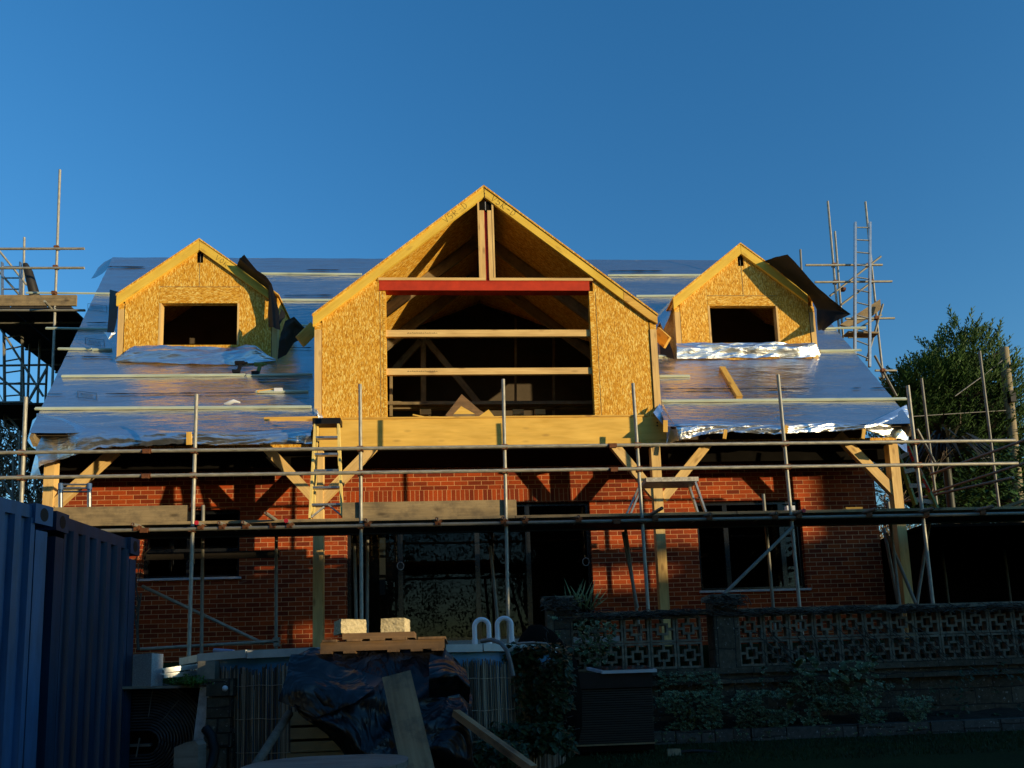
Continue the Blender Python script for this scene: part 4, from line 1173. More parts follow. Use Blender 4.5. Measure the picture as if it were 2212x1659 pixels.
ladder('ladder', 'dark ladder below the high lift of the left tower scaffolding', n(20, 1680, 15.3), n(95, 1680, 15.3), n(15, 1270, 15.3), n(86, 1250, 15.3), 9, M['tubegrey'])
mb = MB(); mb.path([n(100, 1040, 15.2), n(112, 1070, 15.2), n(132, 1145, 15.3), n(150, 1230, 15.4)], [.05, .085, .1, .1], 10)
simple('rolled_membrane', 'dark roll of membrane leaning on the left tower above its toe board', 'roll', mb, M['black'])

# tower behind the right-hand verge
rt_ = Scaf('slender tube scaffolding tower with tied ladder behind the right verge of the roof', n(3400, 1500, 14))
YB = 14.5
T(rt_, 3259, 793, YB, 3322, 1500, YB, 'standard', 'tube'); T(rt_, 3287, 912, YB + .8, 3320, 1330, YB + .8, 'standard', 'tube'); T(rt_, 3407, 795, YB + .5, 3452, 1250, YB + .5, 'standard', 'tube'); T(rt_, 3450, 1240, YB + .5, 3478, 1490, YB + .5, 'standard', 'tube'); T(rt_, 3151, 983, 15.4, 3170, 1330, 15.4, 'standard', 'tubegrey')
for x0, y0, x1, y1, Y in ((3172, 1044, 3474, 1043, YB - .1), (3208, 1111, 3512, 1108, YB - .1), (3330, 1255, 3522, 1253, YB), (3446, 1459, 3530, 1459, YB + .3), (3340, 1328, 3420, 1327, YB + 1)): T(rt_, x0, y0, Y, x1, y1, Y, 'guard_rail', 'tube')
for x0, y0, x1, y1 in ((3268, 1165, 3468, 1010), (3312, 1200, 3440, 1105), (3412, 1420, 3476, 1198), (3444, 1400, 3530, 1560), (3330, 1325, 3470, 1240)): T(rt_, x0, y0, YB + .3, x1, y1, YB + .3, 'brace', 'tubegrey')
for x, y in ((3283, 1044), (3288, 1111), (3430, 1109), (3418, 1044), (3450, 1252), (3475, 1459), (3320, 1140)): rt_.coup(n(x, y, YB))
mb = MB(); mb.prism([n(3308, 1278, YB + .4), n(3440, 1194, YB + .4), n(3466, 1178, YB + .4), n(3470, 1216, YB + .4), n(3440, 1240, YB + .4), n(3385, 1270, YB + .4), n(3340, 1286, YB + .4)], (0, .05, 0)); mb.build('board', M['board'], rt_.t)
rt_.board(n(3330, 1315, YB), n(3450, 1318, YB), .2, .04)
ladder('ladder', 'tall silver ladder tied to the tower behind the right verge', n(3366, 1420, YB - .2), n(3424, 1445, YB - .2), n(3367, 876, YB - .2), n(3425, 876, YB - .2), 11, M['alu'], .045)

# ------------------------------------------------------------------ ladders and trestles on the platform
# yellow fibreglass stepladder
Y0, Y1 = YF + .22, YF + .78
t = thing('stepladder', 'yellow fibreglass stepladder with black top standing on the scaffold boards', 'stepladder', n(1290, 2040, Y0))
ft = [n(1221, 2044, Y0), n(1348, 2034, Y0)]; tp = [n(1243, 1662, Y0 + .28), n(1333, 1662, Y0 + .28)]
for a, b in zip(ft, tp):
    mb = MB(); mb.bar(a, b, .03, .085, (0, 1, 0)); mb.build('stile', M['yellow'], t)
bk = [n(1235, 2030, Y1), n(1345, 2030, Y1)]
for a, b, m in ((bk[0], tp[0] + V((.02, .05, 0)), 'yellow'), (bk[1], tp[1] + V((-.02, .05, 0)), 'yellow')):
    mb = MB(); mb.bar(a, b, .028, .06, (0, 1, 0)); mb.build('rear_leg', M[m], t)
mb = MB(); c = (tp[0] + tp[1]) / 2 + V((0, .03, .0)); mb.box(c, ((tp[1] - tp[0]).length + .07, .17, .085)); mb.build('top_cap', M['blk'], t, bevel=.01)
for y in (1715, 1787, 1856, 1927, 1998):
    f = (ft[0].z - n(1290, y, Y0 + .14).z) / (ft[0].z - tp[0].z); a, b = ft[0].lerp(tp[0], f), ft[1].lerp(tp[1], f)
    mb = MB(); mb.box((a + b) / 2 + V((0, .01, 0)), ((b - a).length, .085, .028)); mb.build('tread', M['alu'], t)
mb = MB()
for s, e in ((ft[0], 1), (ft[1], -1)):
    mid = ft[0].lerp(tp[0], .13) if e > 0 else ft[1].lerp(tp[1], .13)
    cx = (ft[0].x + ft[1].x) / 2; mb.bar(s + V((e * .02, -.02, .02)), V((cx - e * .03, mid.y - .02, mid.z - .02)), .02, .035, (0, 1, 0))
mb.build('knee_brace', M['aluold'], t)
# hop-up trestle, right
t = thing('work_platform', 'paint splashed aluminium hop up trestle standing on boards before the middle right post', 'trestle', n(2640, 2030, YF + .4))
a, b = n(2532, 1897, YF + .3), n(2735, 1894, YF + .3)
mb = MB(); mb.boxr(a.x, b.x, YF + .12, YF + .48, a.z - .05, a.z + .01); mb.build('deck', M['aluold'], t, bevel=.004)
for x0, x1, y0, y1, yo in ((2512, 2462, 1915, 2035, .1), (2516, 2478, 1930, 2035, .45), (2738, 2782, 1910, 2030, .1), (2715, 2750, 1925, 2030, .45)):
    mb = MB(); mb.bar(n(x0 + (10 if x0 < 2600 else -2), y0 - 12, YF + yo), n(x1, y1, YF + yo), .025, .06, (0, 1, 0)); mb.build('leg', M['alu'], t)
for x0, x1 in ((2498, 2490), (2752, 2745)):
    mb = MB(); mb.tube(n(x0, 1960, YF + .1), n(x1, 1960, YF + .45), .012, 6); mb.build('rung', M['alu'], t)
# small silver step at the left post
t = thing('work_platform', 'silver ladder section with blue end caps standing before the left veranda post', 'trestle', n(295, 2040, YF + .5))
for x in (239, 352):
    mb = MB(); mb.tube(n(x, 2050, YF + .5), n(x, 1906, YF + .5), .028, 10); mb.build('leg', M['alu'], t)
    mb = MB(); mb.tube(n(x, 1930, YF + .5), n(x, 1904, YF + .5), .032, 10); mb.build('end_cap', M['bluestrap'], t)
for y in (1908, 1922, 1936):
    mb = MB(); mb.tube(n(239, y, YF + .5), n(352, y, YF + .5), .013, 8); mb.build('rung', M['alu'], t)
# green fibreglass ladder with red warning label beyond the right post
t = thing('ladder', 'green fibreglass ladder with red warning labels leaning beyond the right hand post', 'ladder', n(3690, 2010, 11.5))
for (x0, y0, x1, y1) in ((3690, 2005, 3565, 1740), (3605, 1990, 3530, 1770)):
    mb = MB(); mb.bar(n(x0, y0, 11.4), n(x1, y1, 11.6), .035, .085, (0, 1, 0)); mb.build('stile', M['green'], t)
for k in range(4):
    f = k / 4 + .1
    mb = MB(); mb.bar(n(3605 - 75 * f, 1990 - 220 * f, 11.43), n(3690 - 125 * f, 2005 - 265 * f, 11.43), .03, .07); mb.build('tread', M['tubegrey'], t)
for (x0, y0, x1, y1, m) in ((3596, 1816, 3575, 1757, 'redlab'), (3661, 1937, 3634, 1886, 'redlab'), (3632, 1872, 3620, 1848, 'paint_w')):
    mb = MB(); mb.bar(n(x0, y0, 11.34), n(x1, y1, 11.38), .004, .062, (0, 1, 0)); l = mb.build('label', M[m], t)
    if m == 'redlab':
        mb = MB()
        for k in range(4):
            f = .12 + k * .24; p = n(x0 + (x1 - x0) * f, y0 + (y1 - y0) * f, 11.33)
            mb.box(p, (.05, .004, .010), Matrix.Rotation(-.45, 3, 'Y'))
        mb.build('print', M['blk'], l)
# loose blocks on the right of the platform
mb = MB(); c = n(3110, 2004, YF + .5); mb.box(c, (.12, .08, .08)); simple('timber_chock', 'pale square block on the platform by the right hand window', 'block', mb, M['white'])
mb = MB(); c = n(3357, 2006, YF + .4); mb.box(c, (.25, .1, .045)); simple('timber_chock', 'flat timber offcut on the boards right of the brick wall end', 'block', mb, M['timber'])

# ================================================================== FOREGROUND
# ---- blue containers
HZ = 1.25
def corrug(mb, a, b, z0, z1, pitch, depth, nrm, flat=.34):
    # trapezoid corrugated sheet between ground points a and b; nrm points outward
    a, b = V(a), V(b); L = (b - a).length; d = (b - a) / L; nrm = V(nrm)
    prof = [(0, 0)]; x = 0
    m = max(1, round(L / pitch)); p = L / m
    for k in range(m):
        o = k * p
        prof += [(o + p * .12, 0), (o + p * .26, -depth), (o + p * .60, -depth), (o + p * .74, 0), (o + p, 0)]
    lo = [a + d * u + nrm * w for u, w in prof]; 
    for i in range(len(lo) - 1):
        if (lo[i + 1] - lo[i]).length < 1e-4: continue
        mb.face([V((*lo[i].xy, z0)), V((*lo[i + 1].xy, z0)), V((*lo[i + 1].xy, z1)), V((*lo[i].xy, z1))])
def container(label, near, far, z0, z1, width, mat, pitch, nm='shipping_container'):
    near, far = V(near), V(far); near.z = far.z = 0
    L = (far - near).length; d = (far - near) / L; nr = V((d.y, -d.x, 0))       # outward (towards +x)
    t = thing(nm, label, 'container', V((*((near + far) / 2).xy, z0)), 'blue containers along the left edge')
    cp = .10; rh = .085
    mb = MB(); corrug(mb, near + d * cp - nr * .012, far - d * cp - nr * .012, z0 + .12, z1 - rh - .012, pitch, .036, nr); mb.build('side_panel', mat, t)
    mb = MB(); c = (near + far) / 2 - nr * .06
    def bx(c, l, w, h): 
        mb.box(c, (l, w, h), Matrix((d, V((-d.y, d.x, 0)), V((0, 0, 1)))).transposed())
    bx(V((*(c).xy, z1 - rh / 2 - .012)), L - 2 * cp, .075, rh); mb.build('top_rail', mat, t, bevel=.006)
    mb = MB(); bx(V((*(c).xy, z0 + .07)), L - 2 * cp, .09, .13); mb.build('bottom_rail', mat, t, bevel=.006)
    for e, s in ((near, 1), (far, -1)):
        cc = e + d * s * cp / 2 - nr * cp / 2
        mb = MB(); bx(V((*cc.xy, (z0 + z1) / 2 - .04)), cp - .014, cp - .02, z1 - z0 - .26); mb.build('corner_post', mat, t, bevel=.005)
        mb = MB(); bx(V((*cc.xy, z1 - .065)), cp + .03, cp + .01, .13); ca = mb.build('corner_casting', mat, t, bevel=.008)
        mb = MB()
        hc = V((*(e + d * s * cp / 2 + nr * .0065).xy, z1 - .065))
        mb.prism([hc + d * (math.cos(k * PI / 8) * .03) + V((0, 0, math.sin(k * PI / 8) * .045)) for k in range(16)], nr * -.02); 
        mb.prism([V((*(e - d * s * .0165 - nr * cp / 2).xy, z1 - .065)) + nr * (math.cos(k * PI / 8) * .03) + V((0, 0, math.sin(k * PI / 8) * .045)) for k in range(16)], d * s * .02)
        mb.build('casting_hole', M['blk'], ca)
    # roof, far sides
    mb = MB()
    q = [near + d * .02 - nr * .03, far - d * .02 - nr * .03, far - d * .02 - nr * width, near + d * .02 - nr * width]
    mb.face([V((*p.xy, z1 - .03)) for p in q]); mb.build('top', mat, t)
    mb = MB()
    corrug(mb, far - nr * cp - d * .02, far - nr * width - d * .02, z0 + .12, z1 - .1, pitch, .036, d)
    corrug(mb, near - nr * width + d * .02, near - nr * cp + d * .02, z0 + .12, z1 - .1, pitch, .036, -d)
    corrug(mb, far - nr * width, near - nr * width, z0 + .12, z1 - .1, pitch, .036, -nr)
    mb.build('end_panel', mat, t)
    return t
pa = atz(110, 1095, HZ); pb = atz(-60, 1051, HZ)
gz_c = -.78
container('bright blue corrugated container nearest on the left edge', pb, pa, gz_c, HZ, 2.2, M['blue'], .135)
pc = atz(117, 1103, HZ); pd_ = atz(299, 1166, HZ)
container('dark blue corrugated container behind the brighter one at left', pc + V((.012, .02, 0)), pd_, gz_c, HZ, 2.2, M['bluedk'], .13)

# ---- solar heating coil in its timber frame, with a block standing on it
Yc = 6.0
t = thing('solar_coil', 'black pool heating hose coiled in a flat timber frame beside the container', 'coil panel', at(330, 1640, Yc))
a, b = at(255, 1484, Yc), at(444, 1481, Yc - .0); zb = at(330, 1700, Yc).z
mb = MB(); mb.boxr(a.x - .1, b.x, Yc + .10, Yc + .13, zb, a.z - .02); mb.build('backing', M['blkdull'], t)
mb = MB(); mb.bar(V((a.x - .1, Yc - .0, a.z - .006)), V((b.x + .01, Yc - .0, b.z - .006)), .25, .02); mb.build('top_board', M['tubegrey'], t)
mb = MB(); mb.bar(at(449, 1484, Yc - .12), at(423, 1690, Yc - .12), .075, .12, (0, -1, 0)); mb.build('side_board', M['paint_w'], t, bevel=.004)
mb = MB(); mb.bar(at(262, 1611, Yc + .06), at(327, 1609, Yc + .06), .02, .045, (0, -1, 0)); mb.build('cross_lath', M['oldwood'], t)
mb = MB(); mb.tube(at(302, 1594, Yc - .01), at(294, 1636, Yc - .01), .006, 6); mb.build('tie', M['oldwood'], t)
cx_, cz_ = at(262, 1606, Yc + .03).x, at(262, 1606, Yc + .03).z
mb = MB()
for k in range(17):
    r = .10 + k * .0232; w = .19
    pts = []
    for i in range(36):
        an = 2 * PI * i / 36; pts.append(V((cx_ + (w if math.cos(an) > 0 else -w) + math.cos(an) * r, Yc + .03 + .006 * math.sin(i * 2.1 + k), cz_ + math.sin(an) * r * .98)))
    mb.path(pts, .0088, 6, closed=True)
mb.build('hose_coil', M['coil'], t)
mb = MB()
for an in (.9, 1.45): 
    mb.path([V((cx_ + .18 + math.cos(an) * r, Yc + .018, cz_ + math.sin(an) * r)) for r in [.2 + .03 * k for k in range(8)]], .004, 4)
mb.build('clip_strip', M['hose'], t)
mb = MB()
g0 = at(283, 1482, Yc - .14); g1 = at(327, 1410, Yc - .14); g2 = at(351, 1417, Yc + .05)
zb_ = b.z + .005
xL = at(276, 1450, Yc - .1).x
base = [V((at(326, 1480, Yc - .14).x, Yc - .14, 0)), V((at(351, 1480, Yc + .02).x, Yc + .02, 0)), V((xL + .06, Yc + .14, 0)), V((xL, Yc - .02, 0))]
zt_ = at(326, 1411, Yc - .14).z
mb.prism([V((p.x, p.y, zb_)) for p in base], (0, 0, zt_ - zb_))
simple('granite_block', 'pale speckled square concrete block standing on the coil frame by the container', 'block', mb, M['granite'], bevel=.006)
# weathered post end
mb = MB(); c = at(404, 1645, 4.6)
w2 = .07
prof = [(-w2, -.35), (w2, -.35), (w2 * 1.0, .045), (w2 * .7, .075), (.0, .065), (-w2 * .55, .05), (-w2, .035)]
mb.prism([V((c.x + x, 4.58, c.z + z + .05)) for x, z in prof], (.01, .11, 0))
mb.boxr(c.x - .02, c.x + .075, 4.57, 4.578, c.z - .3, c.z - .04)
simple('bench_arm', 'weathered grey timber post end with rounded top beside the coil frame', 'post', mb, M['oldwood'], bevel=.006)
# aluminium sections on the wall top
for k, (ya, yb) in enumerate(((1449, 1437), (1460, 1452))):
    mb = MB(); a, b = at(352, ya, 5.9), at(444, yb, 6.1); mb.bar(a, b, .05, .035); mb.bar(a + V((0, -.03, .012)), b + V((0, -.03, .012)), .01, .012)
    simple('aluminium_section', ('upper', 'lower')[k] + ' of two silver aluminium sections lying beside the concrete block', 'metal bar', mb, M['alu'], 'silver aluminium sections by the concrete block')
# stone pier / old garden wall left of the pool
mb = MB(); p0, p1 = at(452, 1500, 5.75), at(503, 1500, 5.75)
zt_ = at(470, 1462, 5.75).z
rw = random.Random(4)
z = -.95
while z < zt_ - .05:
    h = rw.uniform(.10, .17); x = p0.x - .03
    while x < p1.x:
        w = rw.uniform(.14, .3); x1 = min(x + w, p1.x + rw.uniform(-.02, .01))
        mb.boxr(x + .006, x1 - .006, 5.75 + rw.uniform(-.02, .02), 6.05, z + .005, min(z + h, zt_) - .005); x += w
    z += h
pw = thing('stone_wall', 'rough lichen covered stone wall end between coil frame and reed screen', 'wall', V((p0.x, 5.9, -.9)))
mb.build('masonry', M['stone'], pw, bevel=.008)
mb = MB(); mb.boxr(p0.x, p1.x - .03, 5.8, 6.0, -.95, zt_ - .04); mb.build('mortar_core', M['soil'], pw)
mb = MB(); c = at(486, 1487, 5.68); mb.ball(c, .022, 10, 6); simple('white_cap', 'small round white knob on the stone wall end', 'cap', mb, M['white'])
mb = MB(); c = at(451, 1449, 5.9); mb.box(c, (.13, .12, .15)); simple('pump_box', 'dark grey pump box under the left end of the pool rim', 'box', mb, M['tubegrey'], bevel=.008)
mb = MB(); mb.path([at(445, 1575, 5.45), at(457, 1590, 5.4), at(464, 1620, 5.4), at(458, 1650, 5.35), at(440, 1680, 5.3)], .035, 10); simple('black_pipe', 'thick black pipe curving down between coil frame and stone wall', 'pipe', mb, M['blk'])

# ---- round pool with reed screen
RP = 1.74
pcx = at(822, 1400, 7.35).x; PCY = 7.35
rim_z = at(1000, 1393, 5.75).z
pool = thing('garden_pool', 'round above ground pool with blue liner and reed screen around it', 'pool', (pcx, PCY, -.62))
mb = MB(); nseg = 18
for k in range(nseg):
    a0, a1 = 2 * PI * k / nseg + .05, 2 * PI * (k + 1) / nseg + .042
    for r0, r1, z0, z1 in ((RP - .09, RP + .07, rim_z - .045, rim_z),):
        q = [V((pcx + math.cos(a) * r, PCY + math.sin(a) * r, rim_z - .02 + .006 * (k % 2))) for a, r in ((a0, r0), (a0, r1), (a1, r1), (a1, r0))]
        mb.prism([p - V((0, 0, .035)) for p in q], (0, 0, .06))
mb.build('rim', M['rim'], pool, bevel=.008)
def ringwall(mb, r, z0, z1, m=72):
    mb.grid([[V((pcx + math.cos(2 * PI * k / m) * r, PCY + math.sin(2 * PI * k / m) * r, z)) for k in range(m + 1)] for z in (z0, z1)], lambda i, j: (j * .1, i))
mb = MB(); ringwall(mb, RP, -.75, rim_z - .05); mb.build('liner_wall', M['liner'], pool)
mb = MB(); mb.face([V((pcx + math.cos(2 * PI * k / 48) * (RP - .02), PCY + math.sin(2 * PI * k / 48) * (RP - .02), rim_z - .2)) for k in range(48)]); mb.build('water', M['panelglass'], pool)
mb = MB(); rr = random.Random(12)
for k in range(1150):
    a = PI + (k / 1150) * PI + rr.uniform(-.002, .002)
    if not (PI < a < 2 * PI): continue
    gone = noise.noise(V((a * 6, 0, 4)))
    top = rim_z - .115 + rr.uniform(-.05, .015) - (.06 if math.cos(a) > .05 and math.cos(a) < .45 else 0) - max(0, gone) * .05
    if rr.random() < .05: top -= rr.uniform(.1, .5)
    if rr.random() < .03: continue
    r = RP + .022 + rr.uniform(-.006, .012)
    p = V((pcx + math.cos(a) * r, PCY + math.sin(a) * r, -.74)); q = V((pcx + math.cos(a + rr.uniform(-.006, .006)) * r, PCY + math.sin(a) * r, top))
    mid = p.lerp(q, .5) + V((rr.uniform(-.006, .006), 0, 0))
    ra = rr.uniform(.0026, .0054); ut = rr.random() ** 1.3
    mb.grid([[c_ + V((math.cos(2 * PI * q_ / 5) * ra, math.sin(2 * PI * q_ / 5) * ra, 0)) for q_ in range(6)] for c_ in (p, mid, q)], lambda i, j: (ut, i * .5))
for z in (-.45, -.2, .05):
    mb.path([V((pcx + math.cos(a) * (RP + .036), PCY + math.sin(a) * (RP + .036), z + .004 * math.sin(a * 40))) for a in [PI + PI * k / 60 for k in range(61)]], .0025, 4)
mb.build('reed_screen', M['reed'], pool)
# white ladder hoops
for xa, xb, yt, Yh in ((1026, 1057, 1338, 6.05), (1075, 1106, 1335, 6.25)):
    mb = MB(); a, b = at(xa, 1392, Yh), at(xb, 1389, Yh)
    r = abs(b.x - a.x) / 2; zt2 = at((xa + xb) / 2, yt, Yh).z - r
    for s_ in (a, b): mb.tube(V((s_.x, Yh, rim_z - .02)), V((s_.x, Yh, zt2 - .10)), .023, 12)
    cx2 = (a.x + b.x) / 2
    mb.path([V((a.x, Yh, zt2 - .12))] + [V((cx2 - math.cos(PI * k / 14) * r, Yh, zt2 + math.sin(PI * k / 14) * r)) for k in range(15)] + [V((b.x, Yh, zt2 - .12))], .0195, 12)
    mb.build('ladder_hoop', M['white'], pool)
# skimmer pole on the rim, coping of the far terrace edge
mb = MB(); mb.tube(at(505, 1410, 6.6), at(690, 1419, 6.2), .014, 8)
t = thing('skimmer_pole', 'long pale pole with blue grip lying across the left of the pool rim', 'pole', at(560, 1412, 6.5)); mb.build('shaft', M['alu'], t)
mb = MB(); mb.tube(at(463, 1405, 6.75), at(505, 1408, 6.68), .021, 10); mb.build('grip', M['bluestrap'], t)
mb = MB(); mb.path([at(1040, 1385, 5.7), at(1062, 1382, 5.62), at(1082, 1389, 5.55), at(1095, 1405, 5.5), at(1102, 1430, 5.5), at(1108, 1460, 5.5)], .017, 10); simple('pool_hose', 'ribbed grey hose hanging over the pool rim below the ladder hoops', 'hose', mb, M['hose'])
mb = MB(); mb.path([at(1115, 1390, 5.9), at(1150, 1388, 6.0), at(1180, 1390, 6.1), at(1190, 1400, 6.1), at(1188, 1420, 6.1)], .010, 8); simple('pool_hose', 'thin grey hose running from the rim into the ivy', 'hose', mb, M['hose'])
for k, dx in enumerate((0, 9)):
    mb = MB(); mb.path([at(1145 + dx, 1440, 6.3), at(1152 + dx, 1490, 6.2), at(1168 + dx, 1530, 6.2), at(1186 + dx, 1565, 6.2), at(1182 + dx, 1592, 6.1), at(1160 + dx, 1608, 6.0), at(1143 + dx, 1612, 6.0)], .006, 6)
    simple('cable', ('left', 'right')[k] + ' of two grey cables looping down through the ivy beside the pool', 'cable', mb, M['hose'], 'grey cables in the ivy')

# ---- pallets and concrete blocks
Yq = 5.15
t = thing('pallet', 'weathered wooden pallet laid over the black sheeting in front of the pool', 'pallet', at(825, 1410, Yq + .4))
a, b = at(692, 1395, Yq), at(960, 1394, Yq)
zc = (at(825, 1383, Yq).z + at(825, 1405, Yq).z) / 2; hh = at(825, 1384, Yq).z - at(825, 1404, Yq).z
for y in (Yq, Yq + .38, Yq + .76):
    mb = MB(); mb.boxr(a.x, b.x, y, y + .03, zc - hh / 2, zc + hh / 2); mb.build('bearer', M['pallet'], t, bevel=.003)
for i, x in enumerate((712, 765, 815, 863, 918, 948)):
    mb = MB(); X = at(x, 1390, Yq).x; mb.boxr(X - .048, X + .048, Yq - .02, Yq + .82, zc + hh / 2 + .001, zc + hh / 2 + .017); mb.build('slat', M['pallet'], t, bevel=.002)
for x in (705, 755, 850, 900, 945):
    mb = MB(); X = at(x, 1405, Yq).x; mb.boxr(X - .04, X + .04, Yq - .02, Yq + .82, zc - hh / 2 - .017, zc - hh / 2 - .001); mb.build('slat', M['pallet'], t, bevel=.002)
zp_ = zc + hh / 2 + .019
a, b = at(742, 1376, Yq + .1), at(896, 1375, Yq + .1)
ph = abs(at(820, 1369, Yq + .1).z - at(820, 1382, Yq + .1).z)
mb = MB(); mb.boxr(a.x, b.x, Yq + .05, Yq + .28, zp_, zp_ + max(.03, ph)); simple('plank', 'orange brown plank lying on the pallet under the two concrete blocks', 'plank', mb, M['pallet'], bevel=.003)
zt2 = zp_ + max(.03, ph) + .001
def cblock(x0, x1, y0, ang, label):
    a, b = at(x0, y0, Yq + .15), at(x1, y0, Yq + .15); w = b.x - a.x; h = .098; L = .20
    P = []; c = (a + b) / 2; R = Matrix.Rotation(ang, 3, 'Z')
    mb = MB(); k = 10
    for axis in range(3):
        for sg in (-1, 1):
            rows = []
            for i in range(k + 1):
                row = []
                for j in range(k + 1):
                    u, v2 = -1 + 2 * i / k, -1 + 2 * j / k
                    q = [0, 0, 0]; q[axis] = sg; q[(axis + 1) % 3] = u * sg; q[(axis + 2) % 3] = v2
                    p = V((q[0] * w / 2, q[1] * L / 2, q[2] * h / 2))
                    p *= 1 + .035 * noise.noise(p * 26 + c * 9) ; p += V([noise.noise(p * 60 + V((s * 9, 0, 0))) * .004 for s in range(3)])
                    row.append(R @ p + V((c.x, Yq + .16, zt2 + h / 2)))
                rows.append(row)
            mb.grid(rows, None, False)
    simple('concrete_block', label, 'block', mb, M['conc'], 'rough concrete blocks on the pallet plank')
cblock(728, 783, 1355, .42, 'grey rough concrete block on the left end of the plank by the pool')
cblock(829, 880, 1352, -.12, 'sunlit rough concrete block on the right end of the plank by the pool')

# ---- black sheeting heap, plank, props and buff crate beneath
t = thing('black_sheeting', 'crumpled black polythene sheeting draped over a heap before the pool', 'sheeting', at(820, 1640, 4.9))
top = [(632, 1420), (655, 1412), (690, 1404), (740, 1408), (800, 1406), (860, 1407), (915, 1408), (955, 1410), (985, 1422), (1004, 1445)]
bot = [(648, 1545), (700, 1585), (760, 1640), (820, 1670), (870, 1680), (930, 1690), (975, 1690), (1005, 1690), (1022, 1680), (1030, 1660)]
cols = []
for i, ((x, y), (bx, by)) in enumerate(zip(top, bot)):
    col = []
    for k in range(8):
        f = k / 7; Y = 5.35 - .55 * math.sin(f * PI * .5) - .12 * math.sin(f * PI) + (.25 if i in (0, 9) else 0) * (1 - f)
        col.append(at(x + (bx - x) * f + 9 * math.sin(f * 7 + i * 2), y + (by - y) * f, Y))
    cols.append([p for p in col])
def crumple(cols, mat, name, parent, sub=7, amp=.07, seed=0):
    C = []
    for a, b in zip(cols[:-1], cols[1:]):
        for k in range(sub): C.append([p.lerp(q, k / sub) for p, q in zip(a, b)])
    C.append(cols[-1]); P = []
    for c in C:
        col = []
        for a, b in zip(c[:-1], c[1:]):
            for k in range(sub): col.append(a.lerp(b, k / sub))
        col.append(c[-1]); P.append(col)
    for ci, col in enumerate(P):
        for ri, p in enumerate(col):
            q = p * 1.9 + V((seed, seed * 2, 0))
            r1 = 1 - abs(noise.noise(V((q.x * 1.2 + q.z * .9, q.z * 1.1 - q.x * .5, seed)))) * 2
            r2 = 1 - abs(noise.noise(V((q.x * 2.4 - q.z * 1.9, q.z * 1.6 + q.x, seed + 4)))) * 2
            r3 = noise.noise(q * 3.5)
            col[ri] = p + V((.3 * amp * r3, -amp * (r1 * 1.0 + r2 * .5 + r3 * .12), .25 * amp * r2))
    mb = MB(); mb.grid(P, None, True)
    return mb.build(name, mat, parent)
crumple(cols, M['tarp'], 'sheet', t, 6, .085, 3)
fl = []
for (x, y), (mx, my), (bx, by) in (((632, 1416), (618, 1470), (604, 1516)), ((680, 1420), (660, 1478), (640, 1530)), ((730, 1440), (700, 1490), (680, 1552)), ((775, 1450), (745, 1500), (722, 1540)), ((830, 1470), (800, 1496), (770, 1520))):
    fl.append([at(x, y, 4.9), at(mx, my, 4.72), at(bx, by, 4.68)])
crumple(fl, M['tarp'], 'fold', t, 6, .045, 9)
fl = []
for (x, y), (mx, my), (bx, by) in (((930, 1415), (925, 1470), (930, 1510)), ((975, 1425), (985, 1460), (995, 1500)), ((1005, 1450), (1015, 1490), (1012, 1520))):
    fl.append([at(x, y, 4.95), at(mx, my, 4.75), at(bx, by, 4.85)])
crumple(fl, M['tarp'], 'fold', t, 6, .05, 15)
mb = MB(); a, b = at(857, 1459, 4.55), at(912, 1700, 4.05); mb.bar(a, b, .175, .032, (0, -1, .3)); simple('scaffold_board', 'old brown board leaning on the front of the black sheeting', 'board', mb, M['plankw'], bevel=.003)
t = thing('timber_crate', 'buff boarded crate half hidden beneath the black sheeting', 'crate', at(710, 1650, 5.3))
for y0, y1 in ((1538, 1566), (1567, 1596), (1597, 1621), (1626, 1675)):
    mb = MB(); a = at(628 - (8 if y0 > 1620 else 0), y0, 5.12); b = at(812, y1, 5.12); mb.boxr(a.x, b.x, 5.12, 5.145, b.z, a.z); mb.build('plank', M['siding'], t, bevel=.003)
mb = MB(); a, b = at(625, 1541, 4.85), at(528, 1690, 4.3); mb.tube(a, b, .026, 10); simple('wooden_pole', 'dark round pole leaning against the left side of the crate', 'pole', mb, M['bark'])
mb = MB(); a, b = at(984, 1540, 4.75), at(1152, 1662, 4.2); mb.bar(a, b, .05, .045); simple('timber_batten', 'square batten propped diagonally right of the black sheeting', 'batten', mb, M['plankw'])
# ---- oval garden table top at the bottom edge
t = thing('garden_table', 'weathered grey oval table top at the bottom edge of the picture', 'table', at(705, 1690, 3.4))
Yt2 = 3.35; zt3 = at(700, 1632, 3.72).z; xc = at(706, 1650, Yt2).x; rx = (at(882, 1650, Yt2).x - at(530, 1650, Yt2).x) / 2
mb = MB()
for k in range(9):
    y0 = Yt2 - .36 + .08 * k; y1 = y0 + .077
    def hw(y):
        q = 1 - min(1, abs((y - Yt2) / .38)) ** 2.6; return rx * max(.05, q) ** .42
    pts = [V((xc - hw(y0), y0, zt3)), V((xc + hw(y0), y0, zt3)), V((xc + hw(y1), y1, zt3)), V((xc - hw(y1), y1, zt3))]
    mb.prism([p - V((0, 0, .028)) for p in pts], (0, 0, .028))
mb.build('table_top', M['oldwood'], t, bevel=.003)
for sx_, sy_ in ((-1, -1), (1, -1), (-1, 1), (1, 1)):
    mb = MB(); mb.bar(V((xc + sx_ * rx * .6, Yt2 + sy_ * .2, zt3 - .03)), V((xc + sx_ * rx * .66, Yt2 + sy_ * .22, ground_h(xc, Yt2))), .05, .05, (0, 1, 0)); mb.build('leg', M['oldwood'], t)

